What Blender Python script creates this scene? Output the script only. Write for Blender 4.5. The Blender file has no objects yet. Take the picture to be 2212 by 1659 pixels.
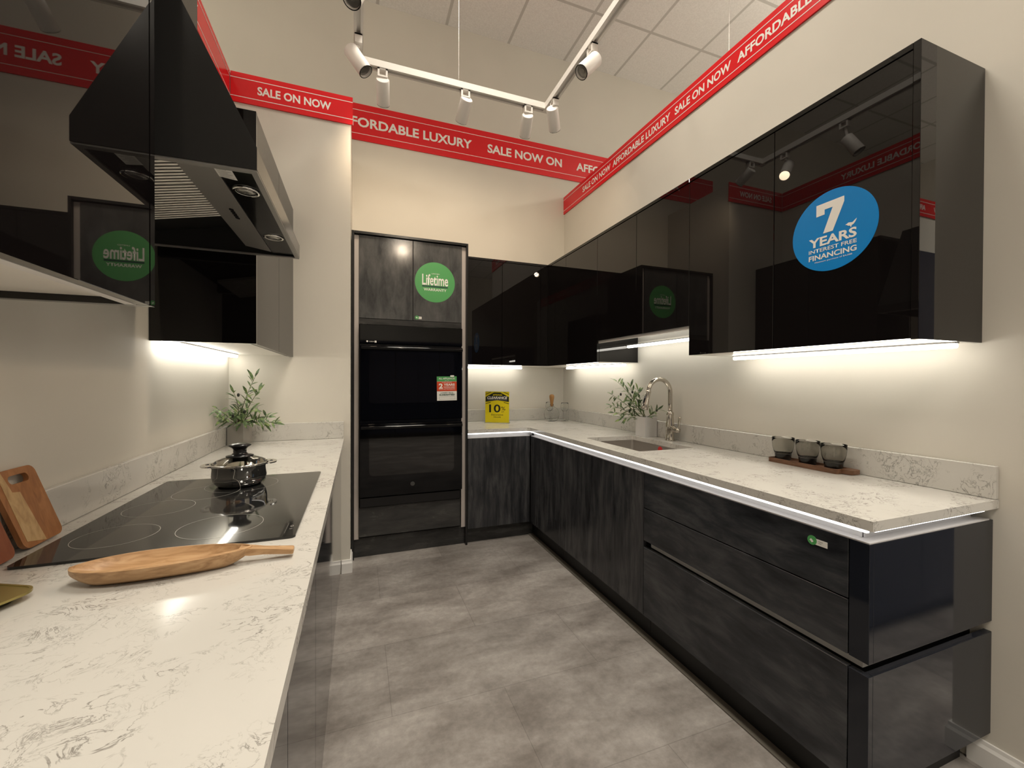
import bpy, bmesh, math, random
from mathutils import Vector, Matrix
random.seed(7)
scene = bpy.context.scene
COL = scene.collection

# ------------------------------------------------------------------ helpers
def V(*a): return Vector(a)

def world_loc(o):
    v = Vector((0, 0, 0))
    while o is not None:
        v = v + o.location
        o = o.parent
    return v

def tag(o, label=None, cat=None, group=None, kind=None):
    if label: o['label'] = label
    if cat: o['category'] = cat
    if group: o['group'] = group
    if kind: o['kind'] = kind
    return o

def thing(name, label, cat, loc=(0, 0, 0), group=None):
    o = bpy.data.objects.new(name, None)
    o.empty_display_size = 0.05
    COL.objects.link(o)
    o.location = loc
    return tag(o, label, cat, group)

def obj(name, bm, m, parent=None, smooth=False, angle=None, world=True):
    """link a bmesh (world coordinates) as one mesh object"""
    me = bpy.data.meshes.new(name)
    if world and parent is not None:
        off = world_loc(parent)
        bmesh.ops.translate(bm, verts=bm.verts, vec=-off)
    bmesh.ops.recalc_face_normals(bm, faces=bm.faces)
    if smooth:
        for f in bm.faces: f.smooth = True
        if angle is not None:
            for e in bm.edges:
                if len(e.link_faces) == 2 and e.calc_face_angle(0) > math.radians(angle):
                    e.smooth = False
    bm.to_mesh(me); bm.free()
    o = bpy.data.objects.new(name, me)
    COL.objects.link(o)
    if parent is not None: o.parent = parent
    for mm in (m if isinstance(m, (list, tuple)) else [m]): me.materials.append(mm)
    return o

def struct(name, bm, m, parent=None, **k):
    o = obj(name, bm, m, parent, **k)
    o['kind'] = 'structure'
    return o

def NB(): return bmesh.new()

def box(bm, x0, x1, y0, y1, z0, z1, bev=0.0, seg=1):
    r = bmesh.ops.create_cube(bm, size=1.0)
    vs = r['verts']
    cx, cy, cz = (x0+x1)/2, (y0+y1)/2, (z0+z1)/2
    for v in vs:
        v.co = Vector((cx+v.co.x*(x1-x0), cy+v.co.y*(y1-y0), cz+v.co.z*(z1-z0)))
    if bev > 0:
        es = set()
        for v in vs: es.update(v.link_edges)
        bmesh.ops.bevel(bm, geom=list(es), offset=bev, segments=seg, profile=0.5, affect='EDGES')
    return bm

def bx(*a, **k): return box(NB(), *a, **k)

def lathe(bm, prof, c, seg=40, cap=True, rot=None, sx=1.0, sy=1.0):
    """revolve (r,z) profile; rot is an optional 3x3 matrix for the axis"""
    rings = []
    for (r, z) in prof:
        ring = []
        for i in range(seg):
            a = 2*math.pi*i/seg
            p = Vector((r*math.cos(a)*sx, r*math.sin(a)*sy, z))
            if rot is not None: p = rot @ p
            ring.append(bm.verts.new(p + Vector(c)))
        rings.append(ring)
    for a, b in zip(rings, rings[1:]):
        for i in range(seg):
            j = (i+1) % seg
            bm.faces.new((a[i], a[j], b[j], b[i]))
    if cap:
        if prof[0][0] > 1e-5: bm.faces.new(list(reversed(rings[0])))
        if prof[-1][0] > 1e-5: bm.faces.new(rings[-1])
    return bm

def tube(bm, pts, rad, seg=12, cap=True):
    pts = [Vector(p) for p in pts]
    if not isinstance(rad, (list, tuple)): rad = [rad]*len(pts)
    up = None; rings = []
    for i, p in enumerate(pts):
        if i == 0: t = pts[1]-pts[0]
        elif i == len(pts)-1: t = pts[-1]-pts[-2]
        else: t = (pts[i+1]-pts[i]).normalized() + (pts[i]-pts[i-1]).normalized()
        t.normalize()
        if up is None:
            up = t.cross(Vector((0, 0, 1)))
            if up.length < 1e-3: up = t.cross(Vector((0, 1, 0)))
            up.normalize()
        else:
            up = (up - t*up.dot(t)).normalized()
        w = t.cross(up)
        rings.append([bm.verts.new(p + (up*math.cos(2*math.pi*k/seg) + w*math.sin(2*math.pi*k/seg))*rad[i]) for k in range(seg)])
    for a, b in zip(rings, rings[1:]):
        for k in range(seg):
            j = (k+1) % seg
            bm.faces.new((a[k], a[j], b[j], b[k]))
    if cap:
        bm.faces.new(list(reversed(rings[0]))); bm.faces.new(rings[-1])
    return bm

def rrect(x0, x1, y0, y1, r, n=6):
    out = []
    for cx, cy, a0 in ((x1-r, y1-r, 0), (x0+r, y1-r, 90), (x0+r, y0+r, 180), (x1-r, y0+r, 270)):
        for i in range(n+1):
            a = math.radians(a0 + 90*i/n)
            out.append((cx+r*math.cos(a), cy+r*math.sin(a)))
    return out

def circle(cx, cy, r, n=48, ry=None):
    ry = r if ry is None else ry
    return [(cx+r*math.cos(2*math.pi*i/n), cy+ry*math.sin(2*math.pi*i/n)) for i in range(n)]

def plate(bm, outer, holes=(), th=0.01, M=None):
    """2-D outline with holes, extruded by th along local z, placed by matrix M"""
    M = M or Matrix.Identity(4)
    edges = []; vs = []
    for loop in [outer]+list(holes):
        lv = [bm.verts.new((p[0], p[1], 0)) for p in loop]
        vs += lv
        for i in range(len(lv)): edges.append(bm.edges.new((lv[i], lv[(i+1) % len(lv)])))
    if holes:
        r = bmesh.ops.triangle_fill(bm, use_beauty=True, use_dissolve=False, edges=edges)
        faces = [g for g in r['geom'] if isinstance(g, bmesh.types.BMFace)]
    else:
        faces = [bm.faces.new(vs)]
    allv = list(vs)
    if th:
        ex = bmesh.ops.extrude_face_region(bm, geom=faces)
        nv = [g for g in ex['geom'] if isinstance(g, bmesh.types.BMVert)]
        for v in nv: v.co.z += th
        allv += nv
    for v in allv: v.co = M @ v.co
    return bm

def frame(o, ax, ay):
    ax = Vector(ax).normalized(); ay = Vector(ay).normalized(); az = ax.cross(ay)
    m = Matrix.Identity(4)
    for i in range(3):
        m[i][0] = ax[i]; m[i][1] = ay[i]; m[i][2] = az[i]; m[i][3] = o[i]
    return m

def text(bm, body, M, x0, x1, y0, y1, bold=0.0, shear=0.0, z=0.0, depth=0.0006):
    """lettering fitted into the box x0..x1, y0..y1 of plane M"""
    c = bpy.data.curves.new('tmp', 'FONT'); c.body = body; c.size = 1.0; c.offset = bold; c.shear = shear
    c.resolution_u = 3
    o = bpy.data.objects.new('tmp', c); COL.objects.link(o)
    dg = bpy.context.evaluated_depsgraph_get(); dg.update()
    me = bpy.data.meshes.new_from_object(o.evaluated_get(dg))
    bpy.data.objects.remove(o); bpy.data.curves.remove(c)
    xs = [v.co.x for v in me.vertices]; ys = [v.co.y for v in me.vertices]
    a, b, p, q = min(xs), max(xs), min(ys), max(ys)
    n0 = len(bm.verts)
    bm.from_mesh(me); bpy.data.meshes.remove(me)
    bm.verts.ensure_lookup_table()
    for v in bm.verts[n0:]:
        v.co = M @ Vector((x0+(v.co.x-a)/(b-a)*(x1-x0), y0+(v.co.y-p)/(q-p)*(y1-y0), z+depth))
    return bm

def quad2(bm, M, x0, x1, y0, y1, z=0.0006, th=0.0):
    return poly2(bm, M, [(x0, y0), (x1, y0), (x1, y1), (x0, y1)], z)

def poly2(bm, M, pts, z=0.0006):
    bm.faces.new([bm.verts.new(M @ Vector((x, y, z))) for x, y in pts])
    return bm

# ------------------------------------------------------------------ materials
def mat(name, color=(.5, .5, .5), rough=.5, metal=0.0, spec=.5, trans=0.0, ior=1.45, coat=0.0, emit=None, estr=0.0):
    m = bpy.data.materials.new(name); m.use_nodes = True
    b = m.node_tree.nodes['Principled BSDF']
    b.inputs['Base Color'].default_value = (*color, 1)
    b.inputs['Roughness'].default_value = rough
    b.inputs['Metallic'].default_value = metal
    b.inputs['Specular IOR Level'].default_value = spec
    b.inputs['Transmission Weight'].default_value = trans
    b.inputs['IOR'].default_value = ior
    b.inputs['Coat Weight'].default_value = coat
    if emit:
        b.inputs['Emission Color'].default_value = (*emit, 1)
        b.inputs['Emission Strength'].default_value = estr
    return m

def nt(m): return m.node_tree.nodes, m.node_tree.links, m.node_tree.nodes['Principled BSDF']

def coords(m, scale=(1, 1, 1), loc=(0, 0, 0)):
    n, l, b = nt(m)
    g = n.new('ShaderNodeNewGeometry'); mp = n.new('ShaderNodeMapping')
    l.new(g.outputs['Position'], mp.inputs['Vector'])
    mp.inputs['Scale'].default_value = scale; mp.inputs['Location'].default_value = loc
    return mp.outputs['Vector']

def noise(m, vec, scale, detail=4, rough=.5, dist=0.0):
    n, l, b = nt(m)
    t = n.new('ShaderNodeTexNoise'); l.new(vec, t.inputs['Vector'])
    t.inputs['Scale'].default_value = scale; t.inputs['Detail'].default_value = detail
    t.inputs['Roughness'].default_value = rough; t.inputs['Distortion'].default_value = dist
    return t.outputs['Fac']

def ramp(m, fac, stops):
    n, l, b = nt(m)
    r = n.new('ShaderNodeValToRGB'); l.new(fac, r.inputs['Fac'])
    e = r.color_ramp.elements
    while len(e) < len(stops): e.new(.5)
    for el, (p, c) in zip(e, stops):
        el.position = p; el.color = (*c, 1) if len(c) == 3 else c
    return r.outputs['Color']

def mth(m, op, a, b_=None, clamp=False):
    n, l, b = nt(m)
    t = n.new('ShaderNodeMath'); t.operation = op; t.use_clamp = clamp
    for i, s in enumerate((a, b_)):
        if s is None: continue
        if isinstance(s, (int, float)): t.inputs[i].default_value = s
        else: l.new(s, t.inputs[i])
    return t.outputs[0]

def mixc(m, fac, a, b_, mode='MIX'):
    n, l, b = nt(m)
    t = n.new('ShaderNodeMix'); t.data_type = 'RGBA'; t.blend_type = mode
    if isinstance(fac, (int, float)): t.inputs[0].default_value = fac
    else: l.new(fac, t.inputs[0])
    for i, s in ((6, a), (7, b_)):
        if isinstance(s, tuple): t.inputs[i].default_value = (*s, 1)
        else: l.new(s, t.inputs[i])
    return t.outputs[2]

def bump(m, h, strength=.1, dist=.01):
    n, l, b = nt(m)
    t = n.new('ShaderNodeBump'); t.inputs['Strength'].default_value = strength; t.inputs['Distance'].default_value = dist
    l.new(h, t.inputs['Height']); l.new(t.outputs['Normal'], b.inputs['Normal'])

def setc(m, c): nt(m)[1].new(c, nt(m)[2].inputs['Base Color'])
def setr(m, c): nt(m)[1].new(c, nt(m)[2].inputs['Roughness'])

def paint(name, c, rough=.6):
    m = mat(name, c, rough, spec=.3)
    v = coords(m)
    f = noise(m, v, 1.6, 3)
    setc(m, ramp(m, f, [(.3, tuple(x*.965 for x in c)), (.7, tuple(min(1, x*1.03) for x in c))]))
    bump(m, noise(m, v, 240, 2), .04, .002)
    return m

WALL = paint('wall_paint', (.66, .63, .565))
WHITE = paint('white_trim_paint', (.80, .79, .77), .4)

CEIL = mat('ceiling_tile', (.7, .68, .65), .8, spec=.2)
def _ceil():
    m = CEIL; n, l, b = nt(m)
    g = n.new('ShaderNodeNewGeometry'); s = n.new('ShaderNodeSeparateXYZ'); l.new(g.outputs['Position'], s.inputs[0])
    def line(sock, off):
        t = mth(m, 'DIVIDE', mth(m, 'SUBTRACT', sock, off), .61)
        t = mth(m, 'ABSOLUTE', mth(m, 'SUBTRACT', mth(m, 'FRACT', mth(m, 'ADD', t, .5)), .5))
        return mth(m, 'LESS_THAN', t, .021)
    fac = mth(m, 'MAXIMUM', line(s.outputs['X'], .767), line(s.outputs['Y'], 3.27))
    v = coords(m)
    base = ramp(m, noise(m, v, 90, 3), [(.35, (.80, .785, .765)), (.65, (.88, .865, .845))])
    setc(m, mixc(m, fac, base, (.58, .565, .54)))
    bump(m, fac, .4, .006)
_ceil()

FLOOR = mat('stone_look_floor_tile', (.3, .28, .25), .32, spec=.45)
def _floor():
    m = FLOOR; n, l, b = nt(m)
    v = coords(m, loc=(-.125, -1.198, 0))
    br = n.new('ShaderNodeTexBrick'); l.new(v, br.inputs['Vector'])
    br.offset = .5; br.offset_frequency = 2; br.squash = 1; br.squash_frequency = 2
    br.inputs['Scale'].default_value = 1; br.inputs['Brick Width'].default_value = .92
    br.inputs['Row Height'].default_value = .467; br.inputs['Mortar Size'].default_value = .0016
    br.inputs['Mortar Smooth'].default_value = .2; br.inputs['Bias'].default_value = 0
    br.inputs['Color1'].default_value = (.80, .80, .80, 1); br.inputs['Color2'].default_value = (1, 1, 1, 1)
    br.inputs['Mortar'].default_value = (.60, .60, .60, 1)
    w = coords(m, scale=(1.0, 1.9, 1))
    a = ramp(m, noise(m, w, 2.6, 9, .62, .25), [(.30, (.185, .164, .149)), (.50, (.305, .280, .260)), (.72, (.46, .432, .408))])
    c = ramp(m, noise(m, coords(m), 34, 6, .7), [(.3, (.80, .80, .80)), (.7, (1.1, 1.1, 1.1))])
    setc(m, mixc(m, 1.0, mixc(m, 1.0, a, c, 'MULTIPLY'), br.outputs['Color'], 'MULTIPLY'))
    setr(m, ramp(m, noise(m, w, 6, 5), [(.3, (.30,)*3), (.7, (.42,)*3)]))
    bump(m, br.outputs['Fac'], -.15, .002)
_floor()

QUARTZ = mat('white_quartz', (.8, .78, .73), .14, spec=.45)
def _quartz():
    m = QUARTZ
    v = coords(m, scale=(1.0, 1.35, 1.0))
    warp = noise(m, v, 9, 3)
    n1 = noise(m, v, 16, 5, .62, 1.3)
    n2 = noise(m, coords(m, scale=(1.3, 1, 1), loc=(3, 5, 1)), 26, 5, .6, 1.6)
    d1 = mth(m, 'ABSOLUTE', mth(m, 'SUBTRACT', n1, .5))
    d2 = mth(m, 'ABSOLUTE', mth(m, 'SUBTRACT', n2, .5))
    l1 = mth(m, 'SUBTRACT', 1.0, mth(m, 'MULTIPLY', d1, 42), True)
    l2 = mth(m, 'SUBTRACT', 1.0, mth(m, 'MULTIPLY', d2, 42), True)
    mask = ramp(m, noise(m, v, 5.5, 4, .6, .6), [(.51, (0, 0, 0)), (.59, (1, 1, 1))])
    mask2 = ramp(m, noise(m, coords(m, loc=(7, 2, 4)), 10, 4, .6), [(.52, (0, 0, 0)), (.64, (1, 1, 1))])
    bw = nt(m)[0].new('ShaderNodeRGBToBW'); nt(m)[1].new(mask, bw.inputs[0])
    bw2 = nt(m)[0].new('ShaderNodeRGBToBW'); nt(m)[1].new(mask2, bw2.inputs[0])
    f = mth(m, 'MAXIMUM', mth(m, 'MULTIPLY', l1, bw.outputs[0]), mth(m, 'MULTIPLY', mth(m, 'MULTIPLY', l2, .8), bw2.outputs[0]))
    base = ramp(m, noise(m, coords(m), 3, 3), [(.3, (.565, .55, .515)), (.7, (.605, .59, .555))])
    setc(m, mixc(m, mth(m, 'MULTIPLY', f, .78), base, (.15, .138, .122)))
_quartz()

SATIN = mat('black_satin_lacquer', (.018, .016, .015), .22, spec=.3)
GLOSS = mat('black_gloss_lacquer', (.0055, .0045, .0045), .015, spec=.55)
def streak(name, sc, lo, mid, hi, rough):
    m = mat(name, mid, rough, spec=.38)
    v = coords(m, scale=sc)
    a = noise(m, v, 3.2, 8, .62, .4)
    b2 = noise(m, coords(m, scale=tuple(x*.35+.5 for x in sc), loc=(2, 3, 4)), 2.0, 5, .6)
    f = mth(m, 'ADD', mth(m, 'MULTIPLY', a, .62), mth(m, 'MULTIPLY', b2, .38))
    setc(m, ramp(m, f, [(.36, lo), (.5, mid), (.66, hi)]))
    setr(m, ramp(m, a, [(.3, (rough*.85,)*3), (.7, (rough*1.25,)*3)]))
    bump(m, noise(m, v, 30, 4), .05, .002)
    return m
CV = streak('charcoal_vertical_grain', (7, 7, 1.0), (.013, .0135, .016), (.036, .037, .041), (.088, .088, .090), .20)
CHY = streak('charcoal_grain_along_run', (6, 1.3, 5), (.013, .014, .017), (.034, .036, .041), (.078, .080, .085), .20)
CHX = streak('charcoal_grain_across', (1.3, 6, 5), (.020, .020, .020), (.042, .0415, .041), (.070, .068, .065), .24)
TALLV = streak('charcoal_tall_door_grain', (5, 5, 1.7), (.036, .037, .039), (.070, .071, .072), (.112, .110, .108), .13)
ENDP = mat('charcoal_end_panel', (.012, .014, .020), .05, spec=.36)
DARKEDGE = mat('dark_edge_band', (.012, .012, .012), .25)
BLACKBODY = mat('black_carcass', (.006, .006, .006), .5)
TAUPE = mat('taupe_gloss_filler', (.52, .47, .44), .25)
OVENG = mat('black_oven_glass', (.0020, .0020, .0028), .04, spec=.32)
HOODGL = mat('black_hood_glass', (.004, .004, .004), .12, spec=.22)
OVENB = mat('black_oven_enamel', (.004, .004, .005), .16)
OVENW = mat('oven_window_glass', (.004, .0035, .0035), .03, spec=.6)
ALU = mat('satin_aluminium', (.74, .72, .71), .35)
ALUW = mat('pale_aluminium_channel', (.52, .51, .505), .35)
STEEL = mat('brushed_steel', (.60, .57, .54), .36, metal=1)
NICKEL = mat('brushed_nickel', (.60, .56, .50), .22, metal=1)
CHROME = mat('polished_steel', (.80, .79, .77), .05, metal=1)
UNDER = mat('pale_cabinet_underside', (.80, .77, .72), .35)
COOK = mat('black_ceramic_glass', (.012, .012, .012), .05, spec=.6)
COOKLINE = mat('grey_cooktop_print', (.42, .41, .38), .3)
BLACKPL = mat('black_plastic', (.012, .012, .013), .22)
LAMPW = mat('white_lamp_enamel', (.78, .75, .71), .4)
RED = mat('red_banner_gloss', (.74, .012, .018), .22, spec=.5)
RED2 = mat('red_plastic', (.55, .03, .03), .4)
LETTER = mat('white_print', (.86, .84, .80), .4)
GREENP = mat('green_print', (.085, .36, .11), .35)
DGREEN = mat('dark_green_print', (.012, .07, .045), .4)
BLUEP = mat('blue_print', (.002, .225, .62), .3)
YELLOWP = mat('yellow_print', (.72, .60, .008), .35)
BLACKP = mat('black_print', (.012, .018, .010), .4)
ORANGEP = mat('orange_red_print', (.62, .07, .02), .4)
PAPER = mat('white_paper', (.78, .77, .73), .5)
GREYTXT = mat('grey_print', (.35, .34, .33), .5)
HOODB = mat('black_hood_steel', (.022, .0215, .021), .18, spec=.5)
HOODG = mat('grey_hood_steel', (.26, .25, .235), .38, metal=.5)
BAFFLE = mat('baffle_steel', (.90, .87, .80), .4, metal=.35)
LENS = mat('lamp_lens', (.30, .29, .27), .12, metal=.6)
NAVY = mat('navy_cabinet_front', (.018, .026, .060), .25)
BRASS = mat('brushed_brass', (.40, .33, .12), .30, metal=.75)
BRASSD = mat('dark_brass_underside', (.06, .055, .025), .5)
CONC = mat('grey_concrete', (.34, .32, .29), .7)
CERAM = mat('white_ceramic', (.70, .69, .68), .35)
STEM = mat('brown_green_stem', (.10, .11, .045), .6)
OLIVE = mat('dark_olive_fruit', (.016, .018, .012), .3)
SOIL = mat('dark_soil', (.03, .024, .016), .9)
CORK = mat('wooden_stopper', (.34, .17, .055), .5)

def wood(name, c1, c2, c3, sc=(1, 12, 12), scale=4, rough=.4):
    m = mat(name, c2, rough)
    n, l, b = nt(m)
    tc = n.new('ShaderNodeTexCoord'); mp = n.new('ShaderNodeMapping'); mp.inputs['Scale'].default_value = sc
    l.new(tc.outputs['Object'], mp.inputs['Vector'])
    f = noise(m, mp.outputs['Vector'], scale, 6, .55, 1.2)
    setc(m, ramp(m, f, [(.3, c1), (.5, c2), (.72, c3)]))
    return m
WOODT = wood('light_acacia_wood', (.33, .185, .085), (.48, .29, .145), (.58, .38, .21), (3, 16, 16), 5)
WOODB = wood('two_tone_board_wood', (.27, .105, .038), (.36, .155, .058), (.46, .21, .085), (12, 12, 2))
WOODL = wood('pale_board_stripe', (.42, .26, .12), (.56, .37, .18), (.64, .45, .24), (12, 12, 2))
WOODR = wood('reddish_board_wood', (.22, .065, .030), (.27, .085, .040), (.32, .11, .05), (12, 12, 2))
WALNUT = wood('walnut_wood', (.12, .060, .034), (.19, .095, .054), (.26, .14, .085), (14, 2, 14))

LEAFM = mat('olive_leaf', (.09, .16, .055), .45)
def _leaf():
    m = LEAFM
    setc(m, ramp(m, noise(m, coords(m), 38, 2), [(.33, (.045, .085, .035)), (.50, (.13, .20, .085)), (.68, (.27, .36, .12))]))
_leaf()

def glass(name, c, rough=0.0, ior=1.45):
    return mat(name, c, rough, trans=1.0, ior=ior)
CLEAR = glass('clear_glass', (.985, .99, .985), ior=1.2)
LIDG = glass('lid_glass', (.95, .94, .90), ior=1.12)
SMOKE = glass('smoked_glass', (.80, .79, .76), ior=1.14)
SMOKED = glass('dark_smoked_glass_base', (.03, .03, .03))
ACRYL = glass('clear_acrylic', (.95, .97, .95), ior=1.2)

def emis(name, c, s):
    m = bpy.data.materials.new(name); m.use_nodes = True
    b = m.node_tree.nodes['Principled BSDF']
    b.inputs['Base Color'].default_value = (.9, .9, .9, 1)
    b.inputs['Emission Color'].default_value = (*c, 1); b.inputs['Emission Strength'].default_value = s
    return m
LEDBAR = emis('led_bar_diffuser', (1.0, .955, .85), 13)
LEDSTRIP = emis('led_strip_diffuser', (1.0, .97, .95), 3.4)
LAMPON = emis('spot_lamp_led', (1.0, .86, .68), 260)

# ------------------------------------------------------------------ measured planes
XW = 1.998; YB = 3.868; YW = 3.026; XL = -.7515
XC = 1.341; YC = 3.2045; YC0 = .7336; XBF = 1.3516; YBF = 3.2152; YB0 = .7468
ZC = .915; ZCB = .886; ZBT = .848; ZD1 = .503; ZD2 = .468; ZTK = .124
XU = 1.6375; YU0 = .7779; ZU = 2.3697; ZUB = 1.4416; YUB = 3.4886
XT0 = -.046; XT1 = .8147; YT = 3.2114; ZT = 2.384
XLC = -.088; XLF = -.106; XLU = -.395; ZL0 = 1.452; ZL1 = 2.405
ZTOP = 3.20; ZCE = 4.607
G = .0015

# ------------------------------------------------------------------ setting
struct('floor', bx(-4, 8, -6, 3.95, -.08, 0), FLOOR)
struct('ceiling', bx(-4, 8, -6, 3.95, ZCE, ZCE+.08), CEIL)
struct('wall_back', bx(-4, 8, YB, YB+.12, 0, ZCE), WALL)
struct('wall_right', bx(XW, XW+.12, .65, YB, 0, ZTOP), WALL)
struct('wall_left', bx(XL-.12, XL, -2.2, YB, 0, ZTOP), WALL)
struct('wall_wing', bx(XL, -.0495, YW, YB, 0, ZTOP), WALL)
struct('wall_rear', bx(-4, 8, -6.1, -6, 0, ZCE), WALL)
struct('wall_far_left', bx(-4.1, -4, -6, YB, 0, ZCE), WALL)
struct('wall_far_right', bx(8, 8.1, -6, YB, 0, ZCE), WALL)
struct('wall_showroom', bx(2.9, 7.6, -1.15, -1.03, 0, ZTOP), WALL)

def baseboard(bm, pts, h=.088, t=.014):
    """moulded board along a polyline of (x,y), wall on the left of travel, thickness to the right"""
    prof = [(0, 0), (t, 0), (t, h*.74), (t*.62, h*.86), (t*.5, h), (0, h)]
    rings = []
    for i, p in enumerate(pts):
        p = Vector((*p, 0))
        dirs = []
        if i > 0: dirs.append((p-Vector((*pts[i-1], 0))).normalized())
        if i < len(pts)-1: dirs.append((Vector((*pts[i+1], 0))-p).normalized())
        ns = [Vector((d.y, -d.x, 0)) for d in dirs]
        nrm = ns[0] if len(ns) == 1 else (ns[0]+ns[1])/(1+ns[0].dot(ns[1]))
        rings.append([bm.verts.new(p+nrm*a+Vector((0, 0, b))) for a, b in prof])
    k = len(prof)
    for a, b in zip(rings, rings[1:]):
        for j in range(k): bm.faces.new((a[j], a[(j+1) % k], b[(j+1) % k], b[j]))
    bm.faces.new(rings[0]); bm.faces.new(list(reversed(rings[-1])))
    return bm
struct('baseboard_wing', baseboard(NB(), [(-.1035, YW), (-.0495, YW), (-.0495, 3.200)]), WHITE)
struct('baseboard_right', baseboard(NB(), [(XW, .80), (XW, .65), (XW+.12, .65)]), WHITE)
struct('toe_shade_strip', bx(1.357, 1.3965, .80, 3.262, 0, .006), mat('taupe_toe_shade', (.10, .09, .075), .4))  # dark strip standing in for the shaded band at the foot of the toe kick

# ------------------------------------------------------------------ worktops and upstands
def counter(name, outer, holes, label):
    o = obj(name, plate(NB(), outer, holes, ZC-ZCB, Matrix.Translation((0, 0, ZCB))), QUARTZ)
    return tag(o, label, 'worktop')
counter('worktop', [(XL+G, -.5), (XLC, -.5), (XLC, YW-G), (XL+G, YW-G)], [rrect(-.658, -.158, 1.155, 1.900, .01)],
        'long white veined quartz worktop carrying the black cooktop')
counter('worktop', [(XC, YC0), (XW-G, YC0), (XW-G, YB-G), (XT1+G, YB-G), (XT1+G, YC), (XC-.02, YC), (XC, YC-.02)],
        [rrect(1.462, 1.845, 1.915, 2.495, .012)], 'L-shaped white quartz worktop with an undermount sink')
def upstand(b, label): tag(obj('upstand', b, QUARTZ), label, 'upstand', None)
upstand(bx(XL+G, -.731, -.5, YW-.022, ZC+.0005, 1.0245, bev=.002), 'low quartz upstand running behind the cooktop and the cutting boards')
upstand(bx(XL+G, -.0905, YW-.0205, YW-G, ZC+.0005, 1.027, bev=.002), 'short quartz upstand on the wing wall behind the grey planter')
upstand(bx(1.978, XW-G, .7345, YB-.022, ZC+.0005, 1.026, bev=.002), 'long quartz upstand behind the faucet and the smoked tumblers')
upstand(bx(XT1+G, XW-G, YB-.0205, YB-G, ZC+.0005, 1.027, bev=.002), 'short quartz upstand behind the yellow clearance sign')

# ------------------------------------------------------------------ cabinets
def front(name, b, m, parent): return obj(name, b, m, parent)

# drawer unit with wrapped end panel
t = thing('drawer_cabinet', 'three-drawer charcoal base cabinet at the near end of the L-shaped worktop', 'cabinet', (1.68, 1.24, 0))
obj('carcass', bx(1.400, XW-G, .8005, 1.733, ZTK, .842), BLACKBODY, t)
obj('toe_kick', bx(1.398, 1.43, .83, 1.734, 0.0, ZTK-.001), BLACKBODY, t)
dt = obj('drawer', bx(XBF, XBF+.02, .8015, 1.7335, .668, ZBT-.004, bev=.001), CHY, t)
obj('drawer', bx(XBF, XBF+.02, .8015, 1.7335, ZD1, .664, bev=.001), CHY, t)
obj('drawer', bx(XBF, XBF+.02, .8015, 1.7335, ZTK, ZD2, bev=.001), CHY, t)
b = NB(); box(b, 1.388, 1.398, .790, 1.722, ZD2-.002, ZD1+.002); box(b, 1.372, 1.388, .784, 1.722, ZD1-.004, ZD1-.0005)
obj('grip_channel', b, ALU, t)['label'] = 'pale grip channel above the deepest drawer'
b = NB(); box(b, 1.388, XW-.035, .782, .790, ZD2-.002, ZD1+.002); box(b, 1.388, XW-.035, .7665, .782, ZD1-.004, ZD1-.0005)
obj('grip_channel', b, ALU, t)['label'] = 'pale grip channel across the end panel'
b = NB(); box(b, XBF, XBF+.02, YB0, .7985, ZD1, ZBT-.004, bev=.001); box(b, XBF+.02, XW-G, YB0, YB0+.02, ZD1, ZBT-.004, bev=.001)
obj('end_panel', b, [ENDP], t)
b = NB(); box(b, XBF, XBF+.02, YB0, .7985, ZTK, ZD2, bev=.001); box(b, XBF+.02, XW-G, YB0, YB0+.02, ZTK, ZD2, bev=.001)
obj('end_panel', b, [ENDP], t)
obj('end_toe_kick', bx(1.398, XW-.03, .81, .83, 0, ZTK-.001), BLACKBODY, t)

t = thing('sink_cabinet', 'two-door charcoal base cabinet under the sink', 'cabinet', (1.68, 2.21, 0))
obj('carcass', bx(1.376, XW-G, 1.737, 1.745, ZTK, .842), BLACKBODY, t)
obj('carcass_side', bx(1.376, XW-G, 2.681, 2.689, ZTK, .842), BLACKBODY, t)
obj('door', bx(XBF, XBF+.02, 1.7365, 2.2135, ZTK, ZBT-.004, bev=.001), CV, t)
obj('door', bx(XBF, XBF+.02, 2.2165, 2.6895, ZTK, ZBT-.004, bev=.001), CV, t)
obj('toe_kick', bx(1.398, 1.43, 1.736, 2.690, 0, ZTK-.001), BLACKBODY, t)

t = thing('corner_cabinet', 'charcoal base cabinet in the inner corner beside the sink cabinet', 'cabinet', (1.68, 3.2, 0))
obj('carcass', bx(1.400, XW-G, 2.693, YB-G, ZTK, .842), BLACKBODY, t)
obj('door', bx(XBF, XBF+.02, 2.6925, 3.196, ZTK, ZBT-.004, bev=.001), CV, t)
obj('toe_kick', bx(1.398, 1.43, 2.692, 3.30, 0, ZTK-.001), BLACKBODY, t)

t = thing('base_cabinet', 'narrow charcoal base cabinet between the tall oven cabinet and the corner', 'cabinet', (1.08, 3.5, 0))
obj('carcass', bx(XT1+G, 1.396, YBF+.022, YB-G, ZTK, .842), BLACKBODY, t)
obj('door', bx(XT1+.003, 1.349, YBF, YBF+.02, ZTK, ZBT-.004, bev=.001), CV, t)
obj('toe_kick', bx(XT1+.001, 1.396, 3.265, 3.29, 0.0, ZTK-.001), CHX, t)

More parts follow.
